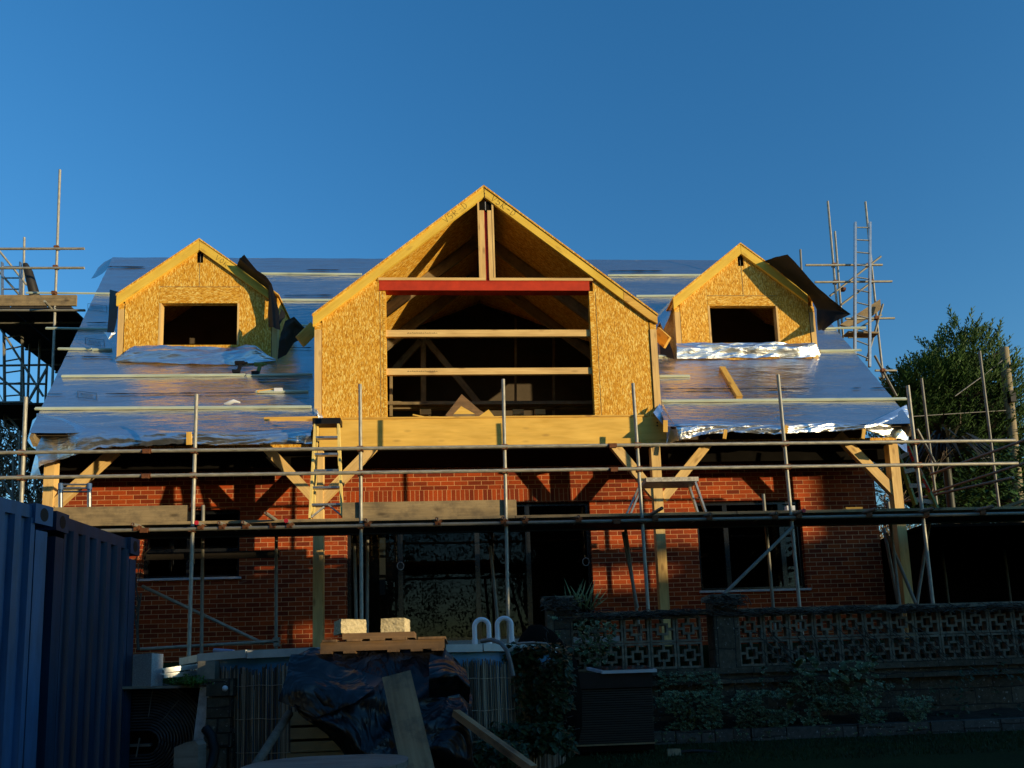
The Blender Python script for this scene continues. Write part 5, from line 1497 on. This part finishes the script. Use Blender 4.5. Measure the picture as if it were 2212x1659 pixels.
# ---- decorative screen wall, its piers and the retaining wall under it
sw = thing('screen_wall', 'grey pierced concrete block screen wall with two piers across the terrace edge', 'wall', (4, YS, .2))
ztc = at(1700, 1314, YS).z; zb0 = at(1700, 1437, YS).z
bs_ = (ztc - .055 - zb0) / 2
mb = MB(); x = at(1232, 1380, YS).x; xp0, xp1 = at(1538, 1360, YS).x, at(1590, 1360, YS).x
def sblock(x, z, s):
    yA, yB = YS - .045, YS + .045; fr = s * .085
    def b(u0, u1, w0, w1): mb.boxr(x + u0 * s, x + u1 * s, yA, yB, z + w0 * s, z + w1 * s)
    f = .085
    b(0, 1, 0, f); b(0, 1, 1 - f, 1); b(0, f, f, 1 - f); b(1 - f, 1, f, 1 - f)
    i0, i1, g = .27, .73, .085
    yA += .003; yB -= .003
    b(i0, i1, i0, i0 + g); b(i0, i1, i1 - g, i1); b(i0, i0 + g, i0 + g, i1 - g); b(i1 - g, i1, i0 + g, i1 - g)
    b(.45, .55, f, i0); b(.45, .55, i1, 1 - f); b(f, i0, .45, .55); b(i1, 1 - f, .45, .55)
xx = x
while xx < 9.5:
    if xx + bs_ > xp0 and xx < xp1: xx = xp1; continue
    for k in range(2): sblock(xx + .004, zb0 + k * bs_ + .004, bs_ - .008)
    xx += bs_
mb.build('pierced_block', M['screen'], sw)
for pa_, pb_, yt_ in ((1182, 1232, 1291), (1538, 1590, 1287)):
    a, b = at(pa_, 1400, YS).x, at(pb_, 1400, YS).x; zt4 = at((pa_ + pb_) / 2, yt_, YS).z
    mb = MB(); mb.boxr(a, b, YS - .13, YS + .13, zb0 - .02, zt4 - .06); p = mb.build('pier', M['stone'], sw, bevel=.01)
    mb = MB(); mb.boxr(a - .04, b + .04, YS - .17, YS + .17, zt4 - .059, zt4); mb.build('cap', M['screen'], p, bevel=.012)
mb = MB()
xx = at(1233, 1320, YS).x
while xx < 9.6:
    x1 = xx + .6
    if not (xx + .3 > xp0 - .1 and xx + .3 < xp1 + .1):
        c0, c1 = xx, x1
        if c0 < xp0 < c1: c1 = xp0 - .002
        if c0 < xp1 < c1: c0 = xp1 + .002
        mb.boxr(c0 + .003, c1 - .003, YS - .11, YS + .11, ztc - .05, ztc)
    xx += .6
mb.build('coping', M['screen'], sw, bevel=.006)
rw_ = thing('retaining_wall', 'low dark stone retaining wall beneath the pierced block screen', 'wall', (4, YS, -.5))
mb = MB(); boxw(mb, at(1182, 1400, YS).x - .1, 9.8, YS - .10, YS + .25, -.85, zb0 - .003); mb.build('masonry', M['stone'], rw_)
mb = MB(); boxw(mb, at(1182, 1400, YS).x - .1, 9.8, YS - .15, YS - .102, zb0 - .075, zb0 - .01); boxw(mb, at(1182, 1400, YS).x - .1, 9.8, YS - .18, YS - .102, zb0 - .19, zb0 - .13); mb.build('ledge_course', M['stone'], rw_)
ed = thing('block_edging', 'two course edging of rough grey blocks along the lawn', 'edging', (3, 8, -.7))
mb = MB(); re_ = random.Random(8)
ze = at(1900, 1562, 8.0).z
x = at(1030, 1590, 7.9).x
for row in range(2):
    xx = x - .2 * row
    while xx < 9:
        w = re_.uniform(.38, .5); mb.boxr(xx + .006, xx + w - .006, 7.98 + re_.uniform(-.012, .012), 8.14, ze - .17 * (row + 1) + .005, ze - .17 * row - .005); xx += w
mb.build('block', M['edging'], ed, bevel=.014)
mb = MB(); P = []
for j in range(12):
    P.append([V((x - .4 + (9.8 - x) * i / 60, 8.13 + .40 * j / 11, ze - .03 + .12 * j / 11 + .04 * noise.noise(V((i * .5, j * .5, 2))))) for i in range(61)])
mb.grid(P, lambda i, j: (0, 0)); o = mb.build('soil_bed', M['soil']); o['kind'] = 'structure'
# ---- dark slatted cabinet with a small panel lid
Yb = 7.35
t = thing('slatted_cabinet', 'dark slatted garden box with pale rimmed panel lid before the retaining wall', 'cabinet', at(1325, 1620, Yb + .3))
a, b = at(1237, 1530, Yb), at(1411, 1530, Yb); zt5, zb5 = at(1325, 1452, Yb).z, at(1325, 1610, Yb).z
mb = MB(); mb.boxr(a.x, b.x, Yb + .03, Yb + .5, zb5 - .06, zt5); mb.build('carcass', M['blkdull'], t)
zs = at(1325, 1487, Yb).z
mb = MB(); mb.boxr(a.x - .005, b.x + .005, Yb - .02, Yb + .028, zs + .004, zt5 - .002); mb.build('fascia', M['blk'], t, bevel=.004)
for k in range(24):
    z0 = zb5 + (zs - zb5) * k / 24
    mb = MB(); mb.boxr(a.x, b.x, Yb + .0, Yb + .028, z0, z0 + (zs - zb5) / 24 * .66); mb.build('slat', M['board'] if k in (0,) else M['deckdk'], t)
c = [at(1311, 1447, Yb - .06), at(1419, 1446, Yb - .06), at(1390, 1439, Yb + .42), at(1263, 1440, Yb + .42)]
zl0 = at(1360, 1446, Yb - .06).z; zl1 = zl0 + .0
q = [V((c[0].x - .05, Yb - .06, zl0)), V((c[1].x, Yb - .06, zl0)), V((c[1].x, Yb + .45, zl0 + .05)), V((c[0].x - .12, Yb + .45, zl0 + .05))]
mb = MB(); mb.prism([p - V((0, 0, .035)) for p in q], (0, 0, .03)); mb.build('panel_frame', M['sill'], t, bevel=.003)
mb = MB(); cc = sum(q, V((0, 0, 0))) / 4; mb.face([cc + (p - cc) * .93 + V((0, 0, .001)) for p in q]); mb.build('solar_panel', M['panelglass'], t)
# hoop and stake at the lawn edge
mb = MB(); cx3, cz3 = at(1500, 1690, 7.3).x, at(1500, 1690, 7.3).z
mb.path([V((cx3 + math.cos(k * PI / 16) * .62, 7.3 + .3 * math.sin(k * PI / 16) ** 2 * 0, cz3 + math.sin(k * PI / 16) * .30)) for k in range(17)], .018, 8); simple('black_hoop', 'black plastic hoop half buried at the lawn edge below the cabinet', 'hoop', mb, M['blk'])
mb = MB(); mb.bar(at(1455, 1618, 7.2), at(1463, 1680, 7.1), .13, .025, (0, -1, 0)); simple('timber_stake', 'short dark flat stake leaning at the lawn edge right of the cabinet', 'stake', mb, M['board'])
# white things seen through the screen

# ================================================================== PLANTS
def leafcard(mb, p, d, up, L, W, u, bend=.25):
    d = d.normalized(); sd = d.cross(up)
    if sd.length < 1e-3: sd = V((1, 0, 0))
    sd.normalize(); nn = sd.cross(d)
    m = p + d * L * .5 + nn * L * bend * .3; e = p + d * L - nn * L * bend * .2
    i = len(mb.v)
    mb.v += [p, m - sd * W * .5, e, m + sd * W * .5]
    mb.f.append((i, i + 1, i + 2, i + 3)); mb.uv.append([(u, .5), (u, 0), (u, .5), (u, 1)]); mb.sm.append(False)
def rdir(r):
    while True:
        v = V((r.uniform(-1, 1), r.uniform(-1, 1), r.uniform(-1, 1)))
        if .05 < v.length < 1: return v.normalized()
def ivy(name, label, patches, mat, seed, stems=True, cat='ivy', group=None, size=(.035, .075)):
    r = random.Random(seed); mb = MB(); ctr = None
    sm = MB()
    for (x0, x1, y0, y1, Y, dy, cnt, den) in patches:
        for k in range(cnt):
            x, y = r.uniform(x0, x1), r.uniform(y0, y1)
            if noise.noise(V((x * .02, y * .03, seed))) < den: continue
            p = at(x, y, Y - r.random() * dy)
            d = (V((r.uniform(-1, 1), -r.uniform(.2, 1), r.uniform(-1, .5)))).normalized()
            L = r.uniform(*size)
            leafcard(mb, p, d, V((0, -.3, 1)), L, L * r.uniform(.6, .9), r.random())
        if stems:
            for k in range(max(2, cnt // 60)):
                x, y = r.uniform(x0, x1), r.uniform(y0, y1); pts = [at(x, y, Y - .02)]
                for q in range(5):
                    x += r.uniform(-14, 14); y += r.uniform(-16, 10); pts.append(at(x, y, Y - .02 - r.random() * .04))
                sm.path(pts, .0035, 4)
    c = sum(mb.v, V((0, 0, 0))) / len(mb.v); c.z = min(v.z for v in mb.v)
    t = thing(name, label, cat, c, group)
    mb.build('leaves', mat, t)
    if stems and sm.v: sm.build('stems', M['vine'], t)['kind'] = 'stuff'
    return t
ivy('ivy', 'dense dark ivy smothering the right side of the pool', [(1110, 1235, 1395, 1600, 6.5, .5, 2600, -.5), (1040, 1240, 1560, 1625, 6.2, .4, 1100, -.4), (1090, 1200, 1390, 1430, 6.3, .3, 500, -.5)], M['ivyg'], 5)
mb = MB(); mb.ball(at(1175, 1500, 6.9), .5, 16, 12, (.75, .5, 1.15), .3); simple('ivy', 'black mound painted as shade inside the ivy between pool and cabinet', 'ivy', mb, M['blkdull'])  # near black ball stands for the shade inside the ivy
ivy('ivy', 'pale edged variegated ivy over the retaining wall right of the cabinet', [(1412, 1700, 1490, 1600, 8.28, .3, 3600, -.25), (1700, 2020, 1500, 1590, 8.28, .3, 2600, -.1), (1640, 1960, 1440, 1520, 8.4, .25, 1400, .0), (1420, 1560, 1450, 1500, 8.4, .2, 500, -.1)], M['ivy'], 6, size=(.03, .06))
ivy('ivy', 'large leaved variegated climber on the middle of the retaining wall', [(1690, 1900, 1420, 1520, 8.3, .2, 260, .0)], M['ivy'], 7, size=(.09, .14))
ivy('ivy', 'leafy tendrils climbing the screen wall beside its left pier', [(1190, 1330, 1330, 1440, 8.45, .2, 420, -.1)], M['ivy'], 8, size=(.05, .09))
ivy('weeds', 'low green weeds at the foot of the reed screen', [(1010, 1130, 1600, 1650, 5.6, .4, 900, -.3)], M['ivyg'], 9, False, 'plant')
ivy('ivy', 'loose green ivy at the right end of the retaining wall', [(2000, 2212, 1430, 1600, 8.4, .2, 500, .05)], M['ivyg'], 19)
# dead vines over the coping and blocks
r = random.Random(31); mb = MB()
for k in range(230):
    x = r.uniform(1185, 2230); y = 1322 - (x - 1585) * .02 + r.uniform(-7, 6); pts = []
    for q in range(6): pts.append(at(x + q * r.uniform(5, 13), y + r.uniform(-5, 6), YS - .12 - r.random() * .05))
    mb.path(pts, .0045, 4)
for k in range(90):
    x = r.uniform(1600, 2200); y = r.uniform(1330, 1400); pts = []
    for q in range(7): x += r.uniform(2, 16); y += r.uniform(2, 18); pts.append(at(x, y, YS - .07 - r.random() * .05))
    mb.path(pts, .005, 4)
for px_, py_ in ((1207, 1294), (1565, 1290)):
    for k in range(70):
        x = px_ + r.uniform(-30, 28); y = py_ + r.uniform(-5, 12); mb.path([at(x + q * r.uniform(-6, 8), y + q * r.uniform(-1, 5), YS - .17 - r.random() * .05) for q in range(5)], .006, 4)
simple('dead_vine', 'tangle of bare brown vines over the screen wall coping and piers', 'vine', mb, M['vine'])
mb = MB(); r = random.Random(2)
for k in range(26):
    b = at(r.uniform(1222, 1280), 1318, 8.9); tip = b + V((r.uniform(-.16, .22), r.uniform(-.1, .1), r.uniform(.12, .42)))
    d = tip - b; leafcard(mb, b, d, V((0, -1, .2)), d.length, .018, r.random(), .4)
simple('spiky_plant', 'thin spiky leaves growing behind the left pier of the screen wall', 'plant', mb, M['spike'])
mb = MB(); r = random.Random(3); c = at(412, 1474, 5.8); mb.ball(c, .05, 10, 6, (2.3, 1.5, .5))
for k in range(700):
    c = at(r.gauss(412, 17), r.gauss(1471, 5), 5.8 + r.uniform(-.1, .1)); leafcard(mb, c, rdir(r) + V((0, -.3, .5)), V((0, 0, 1)), .02, .012, r.random())
simple('sedum_clump', 'bright green mossy clump on the stone wall by the pool', 'plant', mb, M['moss'])
# thin bare shrub against the brick wall behind the container
def branch_tree(base, H, seed, spread=.5, levels=5, r0=.1, mat='bark', split=(2, 4), lenf=.72, twig=.004, upb=.25, nodes=3):
    r = random.Random(seed); mb = MB()
    def grow(p, d, L, rad, lv):
        pts = [p]; q = p; dd = d
        for k in range(nodes):
            dd = (dd + V((r.uniform(-1, 1), r.uniform(-1, 1), r.uniform(-.6, 1))) * .16).normalized(); q = q + dd * (L / nodes); pts.append(q)
        mb.path(pts, [max(twig, rad * (1 - .35 * i / nodes)) for i in range(nodes + 1)], 6 if lv > 2 else (4 if lv > 0 else 3), False)
        if lv == 0: return
        for k in range(r.randint(*split)):
            f = r.uniform(.35, 1); o = pts[0].lerp(pts[-1], f) if f < .95 else pts[-1]
            o = pts[min(nodes, max(1, int(f * nodes + .5)))]
            nd = (dd + rdir(r) * spread * 1.4 + V((0, 0, upb))).normalized()
            grow(o, nd, L * lenf * r.uniform(.75, 1.15), rad * .58, lv - 1)
    grow(V(base), V((0, 0, 1)), H * .3, r0, levels)
    return mb
mb = branch_tree(n(545, 2560, 10.2), 2.6, 14, .5, 4, .02, split=(2, 3)); simple('bare_shrub', 'thin bare shrub in the corner between container and brick wall', 'shrub', mb, M['vine'])
# bare trees
def bare_tree(x, Y, H, seed, label, ivyn=0, group=None, tw=.011):
    b = V((at(x, 1400, Y).x, Y, .35))
    t = thing('bare_tree', label, 'tree', b, group or 'bare trees beyond the house')
    branch_tree(b, H, seed, .55, 6, .11, split=(2, 4), lenf=.74, twig=tw).build('trunk', M['barkpale'], t)
    if ivyn:
        r = random.Random(seed); mb = MB()
        for k in range(ivyn):
            z = r.random() ** .8 * H * .75; a = r.uniform(0, 2 * PI); R_ = (.25 + 1.0 * r.random()) * (1.2 - z / H) * (1.0 + .6 * noise.noise(V((z * 1.3, a, seed))))
            p = b + V((math.cos(a) * R_, math.sin(a) * R_, z)); leafcard(mb, p, rdir(r), V((0, 0, 1)), .16, .10, r.random())
        mb.build('crown', M['drytree'], t)
    return t
bare_tree(20, 20, 9.5, 41, 'ivy clad bare tree behind the left tower scaffolding, farthest left', 1700)
bare_tree(75, 23, 9.5, 42, 'bare branched tree behind the ladder of the left tower scaffolding', 900)
bare_tree(150, 21, 8.6, 43, 'bare tree with dull ivy showing left of the roof eave', 1500)
bare_tree(-40, 17, 5, 46, 'low tangled bush behind the lowest left rails', 1500)
bare_tree(110, 16.5, 4.6, 47, 'low leafy bush below the lower left platform', 2200)
bare_tree(2188, 24, 12.5, 44, 'tall fine twigged bare tree at the right edge behind the pole', 0, None, .016)
bare_tree(2250, 24, 10, 45, 'bare tree cut off by the right edge of the picture', 0)
bare_tree(1890, 17.5, 5.0, 48, 'bare twigs seen under the eave beside the right hand post', 700)

# conifer right of the house
def frond_mesh(mb, p, d, L, r, u, nn=7):
    d = d.normalized(); sd = d.cross(V((0, 0, 1)))
    if sd.length < .1: sd = V((1, 0, 0))
    sd.normalize()
    for k in range(nn):
        f = (k + .5) / nn; q = p + d * L * f + V((0, 0, .10 * L * f * f))
        s = 1 if k % 2 else -1
        dd = (d * .9 + sd * s * r.uniform(.4, 1.0) + V((0, 0, r.uniform(-.1, .5)))).normalized()
        leafcard(mb, q, dd, V((0, 0, 1)), L * .46 * (1.15 - f * .6), L * .105, u * .8 + r.random() * .2, .3)
    leafcard(mb, p + d * L * .5, d + V((0, 0, .2)), V((0, 0, 1)), L * .6, L * .09, u, .2)
def conifer(label, blobs, Y, seed, count):
    r = random.Random(seed); base = V((blobs[0][0], Y, .3))
    t = thing('conifer_tree', label, 'tree', base)
    mb = MB(); mb.path([base, base + V((.1, 0, 2.5)), base + V((0, .1, 6.6))], [.22, .17, .05], 10); mb.build('trunk', M['bark'], t)
    lm = MB()
    for k in range(9):
        z = 1.2 + k * .55; a = k * 2.4; lm.path([base + V((0, 0, z)), base + V((math.cos(a) * .8, math.sin(a) * .8, z + .5)), base + V((math.cos(a) * 1.5, math.sin(a) * 1.5, z + 1.3))], [.06, .04, .015], 6)
    lm.build('limb', M['bark'], t)
    mb = MB(); core = MB()
    tot = sum(b[3] ** 2 for b in blobs)
    for (cx4, cy4, cz4, R_, sz) in blobs:
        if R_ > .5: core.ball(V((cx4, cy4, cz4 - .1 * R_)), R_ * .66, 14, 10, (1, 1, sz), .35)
        for k in range(int(count * R_ ** 2 / tot)):
            d = rdir(r)
            if d.y > .55: continue
            rad = R_ * (1 + .20 * noise.noise(d * 2.2 + V((cx4, cz4, seed))) + .13 * noise.noise(d * 5 + V((seed, cx4, 0)))) * (r.uniform(.72, 1.02) if r.random() < .8 else r.uniform(1.0, 1.16))
            p = V((cx4, cy4, cz4)) + V((d.x, d.y, d.z * sz)) * rad
            dd = (d + V((0, 0, .55)) + rdir(r) * .35)
            frond_mesh(mb, p, dd, r.uniform(.22, .46), r, max(0, min(1, .5 + .5 * d.z + r.uniform(-.4, .3))))  # tone follows facing: light tops and shaded undersides put into frond colour
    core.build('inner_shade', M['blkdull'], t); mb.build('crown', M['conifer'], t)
    return t
Yk = 18.5
def cp_(x, y, R_, sz=1.0, dy=0): 
    p = n(x, y, Yk + dy); return (p.x, p.y, p.z, R_, sz)
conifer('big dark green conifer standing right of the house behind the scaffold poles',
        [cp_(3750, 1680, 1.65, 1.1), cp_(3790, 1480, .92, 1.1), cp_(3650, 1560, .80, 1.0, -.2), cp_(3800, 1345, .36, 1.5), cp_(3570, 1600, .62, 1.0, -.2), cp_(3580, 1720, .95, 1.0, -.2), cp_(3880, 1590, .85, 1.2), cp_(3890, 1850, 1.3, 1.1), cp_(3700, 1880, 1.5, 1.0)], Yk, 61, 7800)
ivy('hedge_bush', 'dark leafy hedge between conifer and utility pole', [(2000, 2230, 960, 1110, 16, 1.2, 2600, -.2)], M['conifer'], 71, False, 'bush', size=(.10, .2))
# dark strap leaved plant under the conifer
mb = MB(); r = random.Random(9); c = at(2045, 1010, 14.5)
for k in range(260):
    d = rdir(r); d.z = abs(d.z) * .6 - .25; leafcard(mb, c + V((0, 0, .2)), d, V((0, 0, 1)), r.uniform(.7, 1.3), .05, r.random(), .9)
mb.tube(V((c.x, c.y, .35)), c + V((0, 0, .2)), .08, 8)
simple('strap_leaf_palm', 'dark drooping strap leaved palm beneath the conifer', 'plant', mb, M['cordy'])
# dried stems by the roof corner
mb = branch_tree(at(2012, 1090, 13.8), 2.0, 77, .6, 3, .014, split=(2, 3), twig=.003); simple('dry_shrub', 'dry brown stems rising between the right standards', 'shrub', mb, M['barkpale'])

# ---- timber utility pole with bracket and wires
Yu = 17.0
a, b = n(3952, 1372, Yu), n(4010, 1975, Yu); d = (b - a) / (b.z - a.z); b2_ = a + d * (.3 - a.z)
t = thing('utility_pole', 'weathered wooden utility pole with curled bracket at the right edge', 'pole', b2_)
mb = MB(); mb.path([b2_, a], [.14, .11], 14); mb.build('shaft', M['polewood'], t)
mb = MB(); c = n(3928, 1405, Yu - .1); mb.path([n(3943, 1420, Yu - .1)] + [c + V((math.cos(k * .5) * .10, 0, math.sin(k * .5) * .10)) for k in range(11)], .012, 5); mb.build('bracket', M['blk'], t)
mb = MB(); mb.boxr(n(3984, 1570, Yu - .16).x - .07, n(3984, 1570, Yu - .16).x + .07, Yu - .22, Yu - .1, n(3984, 1593, Yu).z, n(3984, 1550, Yu).z); mb.build('junction_box', M['blk'], t)
mb = MB(); mb.path([n(3960, 1616, Yu - .1), n(3800, 1626, Yu - .3), n(3590, 1640, Yu - .5), n(3480, 1642, Yu - .6)], .012, 5); mb.path([n(3945, 1420, Yu - .1), n(3870, 1480, Yu - .2), n(3760, 1560, Yu - .3)], .016, 5); mb.path([n(3985, 1830, Yu - .1), n(3900, 1800, Yu - .4), n(3860, 1806, Yu - .6)], .010, 5); mb.path([n(3990, 1795, Yu - .1), n(4060, 1815, Yu - .4)], .010, 5); mb.build('wire', M['hose'], t)

# ---- lean-to beyond the right end of the house, black to stand for a dark void
sh = thing('lean_to', 'lean to painted black as deep shade beyond the right end of the brick wall', 'shed', (9.4, 12, .4))
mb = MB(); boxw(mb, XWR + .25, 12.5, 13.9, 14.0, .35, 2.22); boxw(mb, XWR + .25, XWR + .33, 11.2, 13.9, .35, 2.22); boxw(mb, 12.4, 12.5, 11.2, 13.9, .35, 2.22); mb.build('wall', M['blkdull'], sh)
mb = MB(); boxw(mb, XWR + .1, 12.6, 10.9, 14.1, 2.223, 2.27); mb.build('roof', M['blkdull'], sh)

# ---- the far side of the garden, behind the photographer: unseen hedge shaped to shade the ground, trees mirrored in the glass, extra trees added to dim sky fill
SAZ = math.radians(55.5); SEL = math.radians(2.6)
sun_dir = V((math.sin(SAZ) * math.cos(SEL), -math.cos(SAZ) * math.cos(SEL), math.sin(SEL)))     # towards the sun
LH = 34.0
hc = V((0, 12, 0)) + V((sun_dir.x, sun_dir.y, 0)).normalized() * LH
sh_d = V((sun_dir.x, sun_dir.y, 0)).normalized(); perp = V((-sh_d.y, sh_d.x, 0))     # lateral axis
def hedge_coord(p):     # where the ray from p to the sun pierces the hedge plane: lateral, height
    k = (hc - p).dot(sh_d) / sun_dir.dot(sh_d); q = p + sun_dir * k
    return (q - hc).dot(perp), q.z
gaps = []  # openings cut to let sun patches onto the blocks and brick wall
for p, du, dz in ((at(857, 1354, 5.2), .24, .17), (at(765, 1352, 5.2), .05, .08), (n(2395, 2285, YW), .42, .14), (n(2420, 2255, YW), .5, .05), (n(1250, 2490, YW), .10, .10)):
    u, z = hedge_coord(p); gaps.append((u - du, u + du, z - dz, z + dz))
zsh = hedge_coord(n(1900, 2184, YW))[1]
us0, us1 = hedge_coord(V((-9, 5, 0)))[0], hedge_coord(V((9.4, 8.6, 0)))[0]
us0, us1 = min(us0, us1) - 16, max(us0, us1) + 5
hg = thing('hedge', 'unseen hedge added behind the camera to cast the garden shade', 'hedge', V((hc.x, hc.y, -1.2)))
mb = MB(); lv = MB(); r = random.Random(88); du = .16
u = us0
while u < us1:
    top = zsh + .16 * noise.noise(V((u * .5, 0, 1))) + .07 * noise.noise(V((u * 2.1, 3, 1)))
    if u > hedge_coord(n(3180, 2170, YW))[0] and u < hedge_coord(n(3420, 2170, YW))[0] + 1.2: top += 1.6  # top raised to shade the right end of the wall
    segs = [(-1.6, top)]
    for g0, g1, z0, z1 in gaps:
        if u + du > g0 and u < g1:
            ns = []
            for a_, b_ in segs:
                if z1 <= a_ or z0 >= b_: ns.append((a_, b_))
                else:
                    if z0 > a_: ns.append((a_, z0))
                    if z1 < b_: ns.append((z1, b_))
            segs = ns
    for a_, b_ in segs:
        c = [hc + perp * (u + s * du * .5) for s in (0, 2)]
        p0, p1 = hc + perp * u, hc + perp * (u + du * 1.02)
        for off in (0, .3):
            o_ = sh_d * off; mb.face([V((*(p0 + o_).xy, a_)), V((*(p1 + o_).xy, a_)), V((*(p1 + o_).xy, b_)), V((*(p0 + o_).xy, b_))])
        mb.face([V((*p0.xy, b_)), V((*p1.xy, b_)), V((*(p1 + sh_d * .3).xy, b_)), V((*(p0 + sh_d * .3).xy, b_))])
    for k in range(7):
        z = r.uniform(-1, top); p = hc + perp * (u + r.random() * du) - sh_d * r.uniform(.0, .12); p.z = z
        if any(g0 - .1 < u < g1 + .1 and z0 - .1 < z < z1 + .1 for g0, g1, z0, z1 in gaps): continue
        leafcard(lv, p, rdir(r), V((0, 0, 1)), .14, .09, r.random())
    u += du
mb.build('sun_block_core', M['blkdull'], hg); lv.build('foliage', M['conifer'], hg)
def big_tree(x, y, H, seed, label):
    r = random.Random(seed); b = V((x, y, -1.4)); t = thing('garden_tree', label, 'tree', b, 'trees behind the camera')
    branch_tree(b, H, seed, .5, 5, .16, split=(2, 4), twig=.02).build('trunk', M['bark'], t)
    mb = MB()
    for k in range(3): mb.ball(b + V((r.uniform(-1, 1), r.uniform(-1, 1), H * (.36 + .17 * k))), H * .20, 12, 8, (1.1, 1.1, 1), .5)  # black balls added inside the crowns to block sky light
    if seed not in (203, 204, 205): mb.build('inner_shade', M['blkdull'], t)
    mb = MB()
    fine_ = seed in (203, 204, 205)
    for k in range(9000 if fine_ else 3200):
        d = rdir(r); q = b + V((0, 0, H * .52)) + V((d.x * H * .30, d.y * H * .30, d.z * H * .46)) * (r.random() ** .45) * (1 + .4 * noise.noise(d * 2 + V((seed, 0, 0))))
        if noise.noise(q * .9) < (-.12 if fine_ else -.15): continue
        leafcard(mb, q, rdir(r), V((0, 0, 1)), r.uniform(.14, .26) if fine_ else r.uniform(.25, .5), .11 if fine_ else .24, r.random())
    mb.build('crown', M['drytree'], t)
for k, (x, y, H) in enumerate(((15, -17, 15), (-13, -12, 14), (-7.5, -14, 15), (-2, -13, 14), (3.5, -14, 14.5), (9, -14, 14.5), (-18, -8, 14), (-23, -2, 14), (-25, 6, 14), (-12, -19, 17), (8, -20, 17))):
    big_tree(x, y, H, 200 + k, ['spreading tree at the far right behind the camera', 'broad tree at the far left behind the camera', 'tall leafy tree second from left behind the camera', 'bushy tree directly behind the camera', 'tall tree right of centre behind the camera', 'bushy tree at the right behind the camera', 'leafy tree beyond the container behind the camera', 'leafy tree added left of the camera to block sky light', 'farthest left tree added beside the camera to block sky light', 'tall back row tree added at left to block sky light', 'tall back row tree added at right to block sky light'][k])

# ================================================================== LIGHT
w = bpy.data.worlds.new("World"); S.world = w; w.use_nodes = True
nt = w.node_tree; bg = nt.nodes['Background']
sky = nt.nodes.new('ShaderNodeTexSky'); sky.sky_type = 'NISHITA'; sky.sun_disc = False
sky.sun_elevation = SEL; sky.sun_rotation = math.atan2(sun_dir.x, sun_dir.y)
sky.altitude = 0; sky.air_density = 1.15; sky.dust_density = 0.0; sky.ozone_density = 3.0
hs = nt.nodes.new('ShaderNodeHueSaturation'); hs.inputs['Saturation'].default_value = 1.19; hs.inputs['Hue'].default_value = .505
nt.links.new(sky.outputs[0], hs.inputs['Color']); nt.links.new(hs.outputs[0], bg.inputs['Color'])
bg.inputs['Strength'].default_value = .54
sl = bpy.data.lights.new('sun', 'SUN'); sl.energy = 5.0; sl.angle = math.radians(.5); sl.color = (1.0, .785, .44)
so = bpy.data.objects.new('sun', sl); COL.objects.link(so)
so.rotation_euler = sun_dir.to_track_quat('Z', 'Y').to_euler()
S.view_settings.view_transform = 'Standard'; S.view_settings.look = 'None'; S.view_settings.exposure = 0; S.view_settings.gamma = 1
S.render.engine = 'CYCLES'; S.cycles.max_bounces = 8; S.cycles.diffuse_bounces = 2; S.cycles.transparent_max_bounces = 16
for o in S.objects:
    if '_w' in o: del o['_w']
